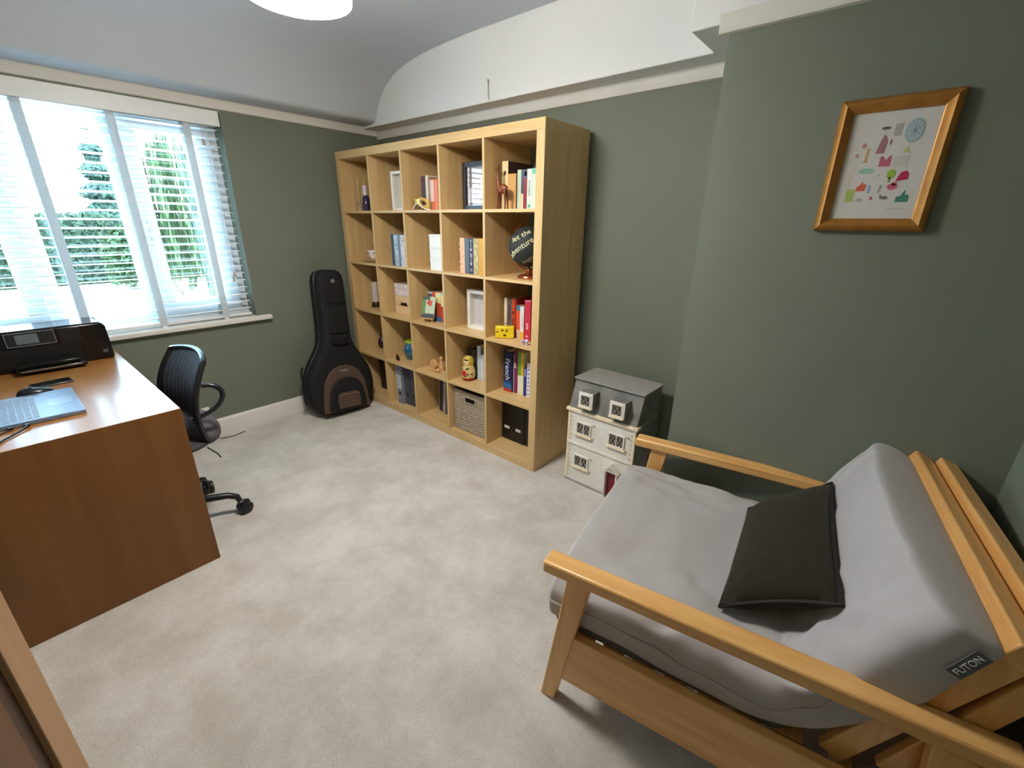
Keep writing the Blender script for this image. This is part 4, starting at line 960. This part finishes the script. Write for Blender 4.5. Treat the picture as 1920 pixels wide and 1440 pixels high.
# socket and plug by the chair
so = thing('wall_socket', 'white double wall socket low on the window wall behind the chair', 'socket', (XB+.0003, -1.155, .135))
bx('plate', 'gloss_white', so, 0, -.075, 0, .009, .075, .086, bevel=.003)
pg = bx('plug', C(226, 214, 190), so, .009, .022, .02, .035, .062, .062, bevel=.005)
tag(G().tube([(XB+.035, -1.113, .16), (XB+.06, -1.10, .10), (XB+.07, -1.09, .02), (XB+.075, -1.06, .004), (XB+.09, -1.0, .004), (XB+.07, -.92, .004)], .003, 6).build('power_cable', C(90, 80, 66)), 'thin grey power cable trailing from wall socket onto carpet', 'cable')

# ------------------------------------------------------------------ futon chair
FT = math.radians(9)
fu = thing('futon_chair', 'lacquered pine futon armchair frame with slatted back', 'armchair', (2.685, -.998, 0), FT)
FB = .87
for b in (0, FB):
    o0 = -.028
    bx('arm_rest', 'pine_x', fu, -.03, b-.03, .488, .915, b+.03, .525, bevel=.006)
    G().prism([(-.022, .0005), (.024, .0005), (.108, .488), (.04, .488)], 'y', b-.018, b+.018).build('leg', 'pine_z', fu, bevel=.004)
    G().prism([(.852, .0005), (.898, .0005), (.862, .488), (.794, .488)], 'y', b-.018, b+.018).build('leg', 'pine_z', fu, bevel=.004)
    bx('side_board', 'pine_x', fu, .044, b-.013, .10, .835, b+.013, .282, bevel=.003)
IN0, IN1 = .03, FB-.03
bx('front_beam', 'pine_y', fu, .05, IN0-.016, .19, .08, IN1+.016, .25, bevel=.003)
bx('rear_beam', 'pine_y', fu, .70, IN0-.016, .19, .73, IN1+.016, .25, bevel=.003)
for k in range(7): bx('seat_slat', 'pine_y', fu, .06+.085*k, IN0, .2505, .06+.085*k+.06, IN1, .268, bevel=.002)
def bline(s0, z0, s1, z1, w): # quad strip along a reclined line
    d = Vector((s1-s0, z1-z0)).normalized(); n_ = Vector((-d.y, d.x))*w/2
    return [(s0-n_.x, z0-n_.y), (s0+n_.x, z0+n_.y), (s1+n_.x, z1+n_.y), (s1-n_.x, z1-n_.y)]
for b in (IN0, IN1-.024):
    G().prism(bline(.68, .275, .868, .705, .05), 'y', b, b+.024).build('back_stile', 'pine_z', fu, bevel=.003)
    G().prism(bline(.775, .30, .925, .705, .042), 'y', b, b+.024).build('rear_stile', 'pine_z', fu, bevel=.003)
G().prism(bline(.855, .68, .875, .722, .048), 'y', IN0-.005, IN1+.005).build('top_rail', 'pine_y', fu, bevel=.004)
G().prism(bline(.915, .672, .932, .722, .045), 'y', IN0-.025, IN1+.02).build('rear_top_rail', 'pine_y', fu, bevel=.004)
for k in range(4):
    f = .12+.2*k; s_, z_ = .68+.188*f, .275+.43*f
    G().prism(bline(s_-.01, z_-.023, s_+.01, z_+.023, .016), 'y', IN0+.024, IN1-.024).build('back_slat', 'pine_y', fu, bevel=.002)

# mattress: one folded piece, swept along seat and back
mt = thing('futon_mattress', 'thick grey cotton futon mattress folded over the pine frame', 'mattress', (2.685, -.998, 0), FT)
cl = [(-.03, .352), (.0, .353), (.06, .355), (.16, .352), (.28, .346), (.40, .342), (.50, .345), (.585, .362), (.645, .41), (.690, .48), (.727, .56), (.757, .64), (.781, .70), (.793, .730)]
def cl_at(u):
    x = u*(len(cl)-1); i = min(int(x), len(cl)-2); t_ = x-i
    p0, p1, p2, p3 = [cl[max(0, min(len(cl)-1, i+k))] for k in (-1, 0, 1, 2)]
    f = lambda a, b, c, d: .5*((2*b)+(-a+c)*t_+(2*a-5*b+4*c-d)*t_*t_+(-a+3*b-3*c+d)*t_**3)
    return Vector((f(p0[0], p1[0], p2[0], p3[0]), f(p0[1], p1[1], p2[1], p3[1])))
from mathutils import noise as nz
def matt(u, v):
    uu = .5-.5*math.cos(u*PI) if False else u
    c_ = cl_at(uu); d = (cl_at(min(1, uu+.01))-cl_at(max(0, uu-.01))).normalized(); n_ = Vector((-d.y, d.x))
    a = v*2*PI; e = .34
    cs, sn = math.cos(a), math.sin(a)
    bx_ = math.copysign(abs(cs)**e, cs); nx_ = math.copysign(abs(sn)**(.55 if sn > 0 else .28), sn)
    end = min(1, ((1-abs(2*u-1))*10)); k = math.sqrt(max(0.0, 1-(1-end)**2))
    thick = .078*(1-.14*math.exp(-((u-.62)/.10)**2))*(1-.1*max(0, u-.6)/.4); half = .412
    puff = .012*math.cos(bx_*PI/2)
    bb = FB/2-.008 + half*bx_*(.93+.07*k)
    off = nx_*(thick*(.25+.75*k)+(puff if nx_ > 0 else 0)*k)
    p = c_+n_*off
    w_ = nz.noise(Vector((p.x*5, bb*5, p.y*5)))*.018+nz.noise(Vector((p.x*7+3, bb*22, p.y*7)))*.010+nz.noise(Vector((p.x*24, bb*12, p.y*24)))*.003
    # creases fanning out from the fold
    cr = math.exp(-((u-.60)/.15)**2)*.010*math.sin(bb*55+4*nz.noise(Vector((bb*6, u*9, 0))))
    cr += .007*math.exp(-((c_.x-.34)/.11)**2)*math.sin(bb*42+5*nz.noise(Vector((c_.x*7, bb*5, 2)))) if u < .6 else 0
    if nx_ > 0: p = p+n_*(w_+cr*(.4+.6*abs(bx_)))
    else: p = p+n_*w_*.3
    return (p.x, bb+nz.noise(Vector((p.x*7, 3, p.y*7)))*.008*bx_, max(p.y, .2695))
mo_ = G().grid(matt, 130, 150, cv=True).build('mattress_body', 'futon', mt, angle=80)
ei = [matt(.0, j/150) for j in range(150)]; ej = [matt(1.0, j/150) for j in range(150)]
G().add(ei, [tuple(range(150))]).build('front_end', 'futon', mt); G().add(ej, [tuple(range(150))[::-1]]).build('top_end', 'futon', mt)
# seam piping along the near edge, and the sewn label
pts = [matt(u/60, .5) for u in range(2, 40)]
G().tube([(a, b-.001, c) for a, b, c in pts], .0035, 6).build('seam_piping', 'futon', mt)
G().prism([(-.0, .2695), (.57, .2695), (.60, .30), (.58, .325), (.0, .325), (-.01, .30)], 'y', .022, FB-.022).build('shaded_under_layer', 'futon_dark', mt, bevel=.012)  # added slab, shadow of the gap under the mattress put into its colour
tg = G().box(-.034, -.0025, -.013, .034, .0, .013).build('label_tag', 'futon_dark', mt)
tg.matrix_local = Tr(.800, matt(.90, .5)[1]-.002, .664) @ Ry(-math.radians(68))
vs, fs = lettering('FUTON', .017, .0004)
G().add([(x_, -.0032-z_, y_) for x_, y_, z_ in vs], [f[::-1] for f in fs]).build('lettering', C(236, 236, 240), tg, smooth=False)

# cushion
cu = thing('scatter_cushion', 'dark olive velvet cushion with piped edge lying on the futon against its back', 'cushion', (2.685, -.998, 0), FT)
QA, QB, QC, QD = [Vector(p) for p in ((.439, .668, .450), (.650, .709, .606), (.643, .154, .581), (.409, .147, .450))]
nd = (QB-QA).cross(QD-QA).normalized()
if nd.z < 0: nd = -nd
def cush(side):
    def f(u, v):
        a, b = (u-.5)*2, (v-.5)*2
        A = .5+.5*a*(1-.06*(1-b*b)); Bq = .5+.5*b*(1-.05*(1-a*a))
        th = .05*((1-abs(a)**3.2)*(1-abs(b)**3.2))**.55
        p = (QD*(1-A)+QA*A)*(1-Bq)+(QC*(1-A)+QB*A)*Bq
        return tuple(p+nd*(.03*math.cos(a*1.2)*0+side*th*(1 if side > 0 else 1.75)+.02*(1-a*a)*(1-b*b)))
    return f
G().grid(cush(1), 25, 25).grid(lambda u, v: cush(-1)(1-u, v), 25, 25).build('cushion_body', 'cushion', cu, weld=True, angle=80)
edge = [cush(0)(u/12, 0) for u in range(12)]+[cush(0)(1, u/12) for u in range(12)]+[cush(0)(1-u/12, 1) for u in range(12)]+[cush(0)(0, 1-u/12) for u in range(12)]
G().tube(edge, .006, 6, closed=True).build('piping', mat('black_piping', (30, 28, 24), .8), cu)
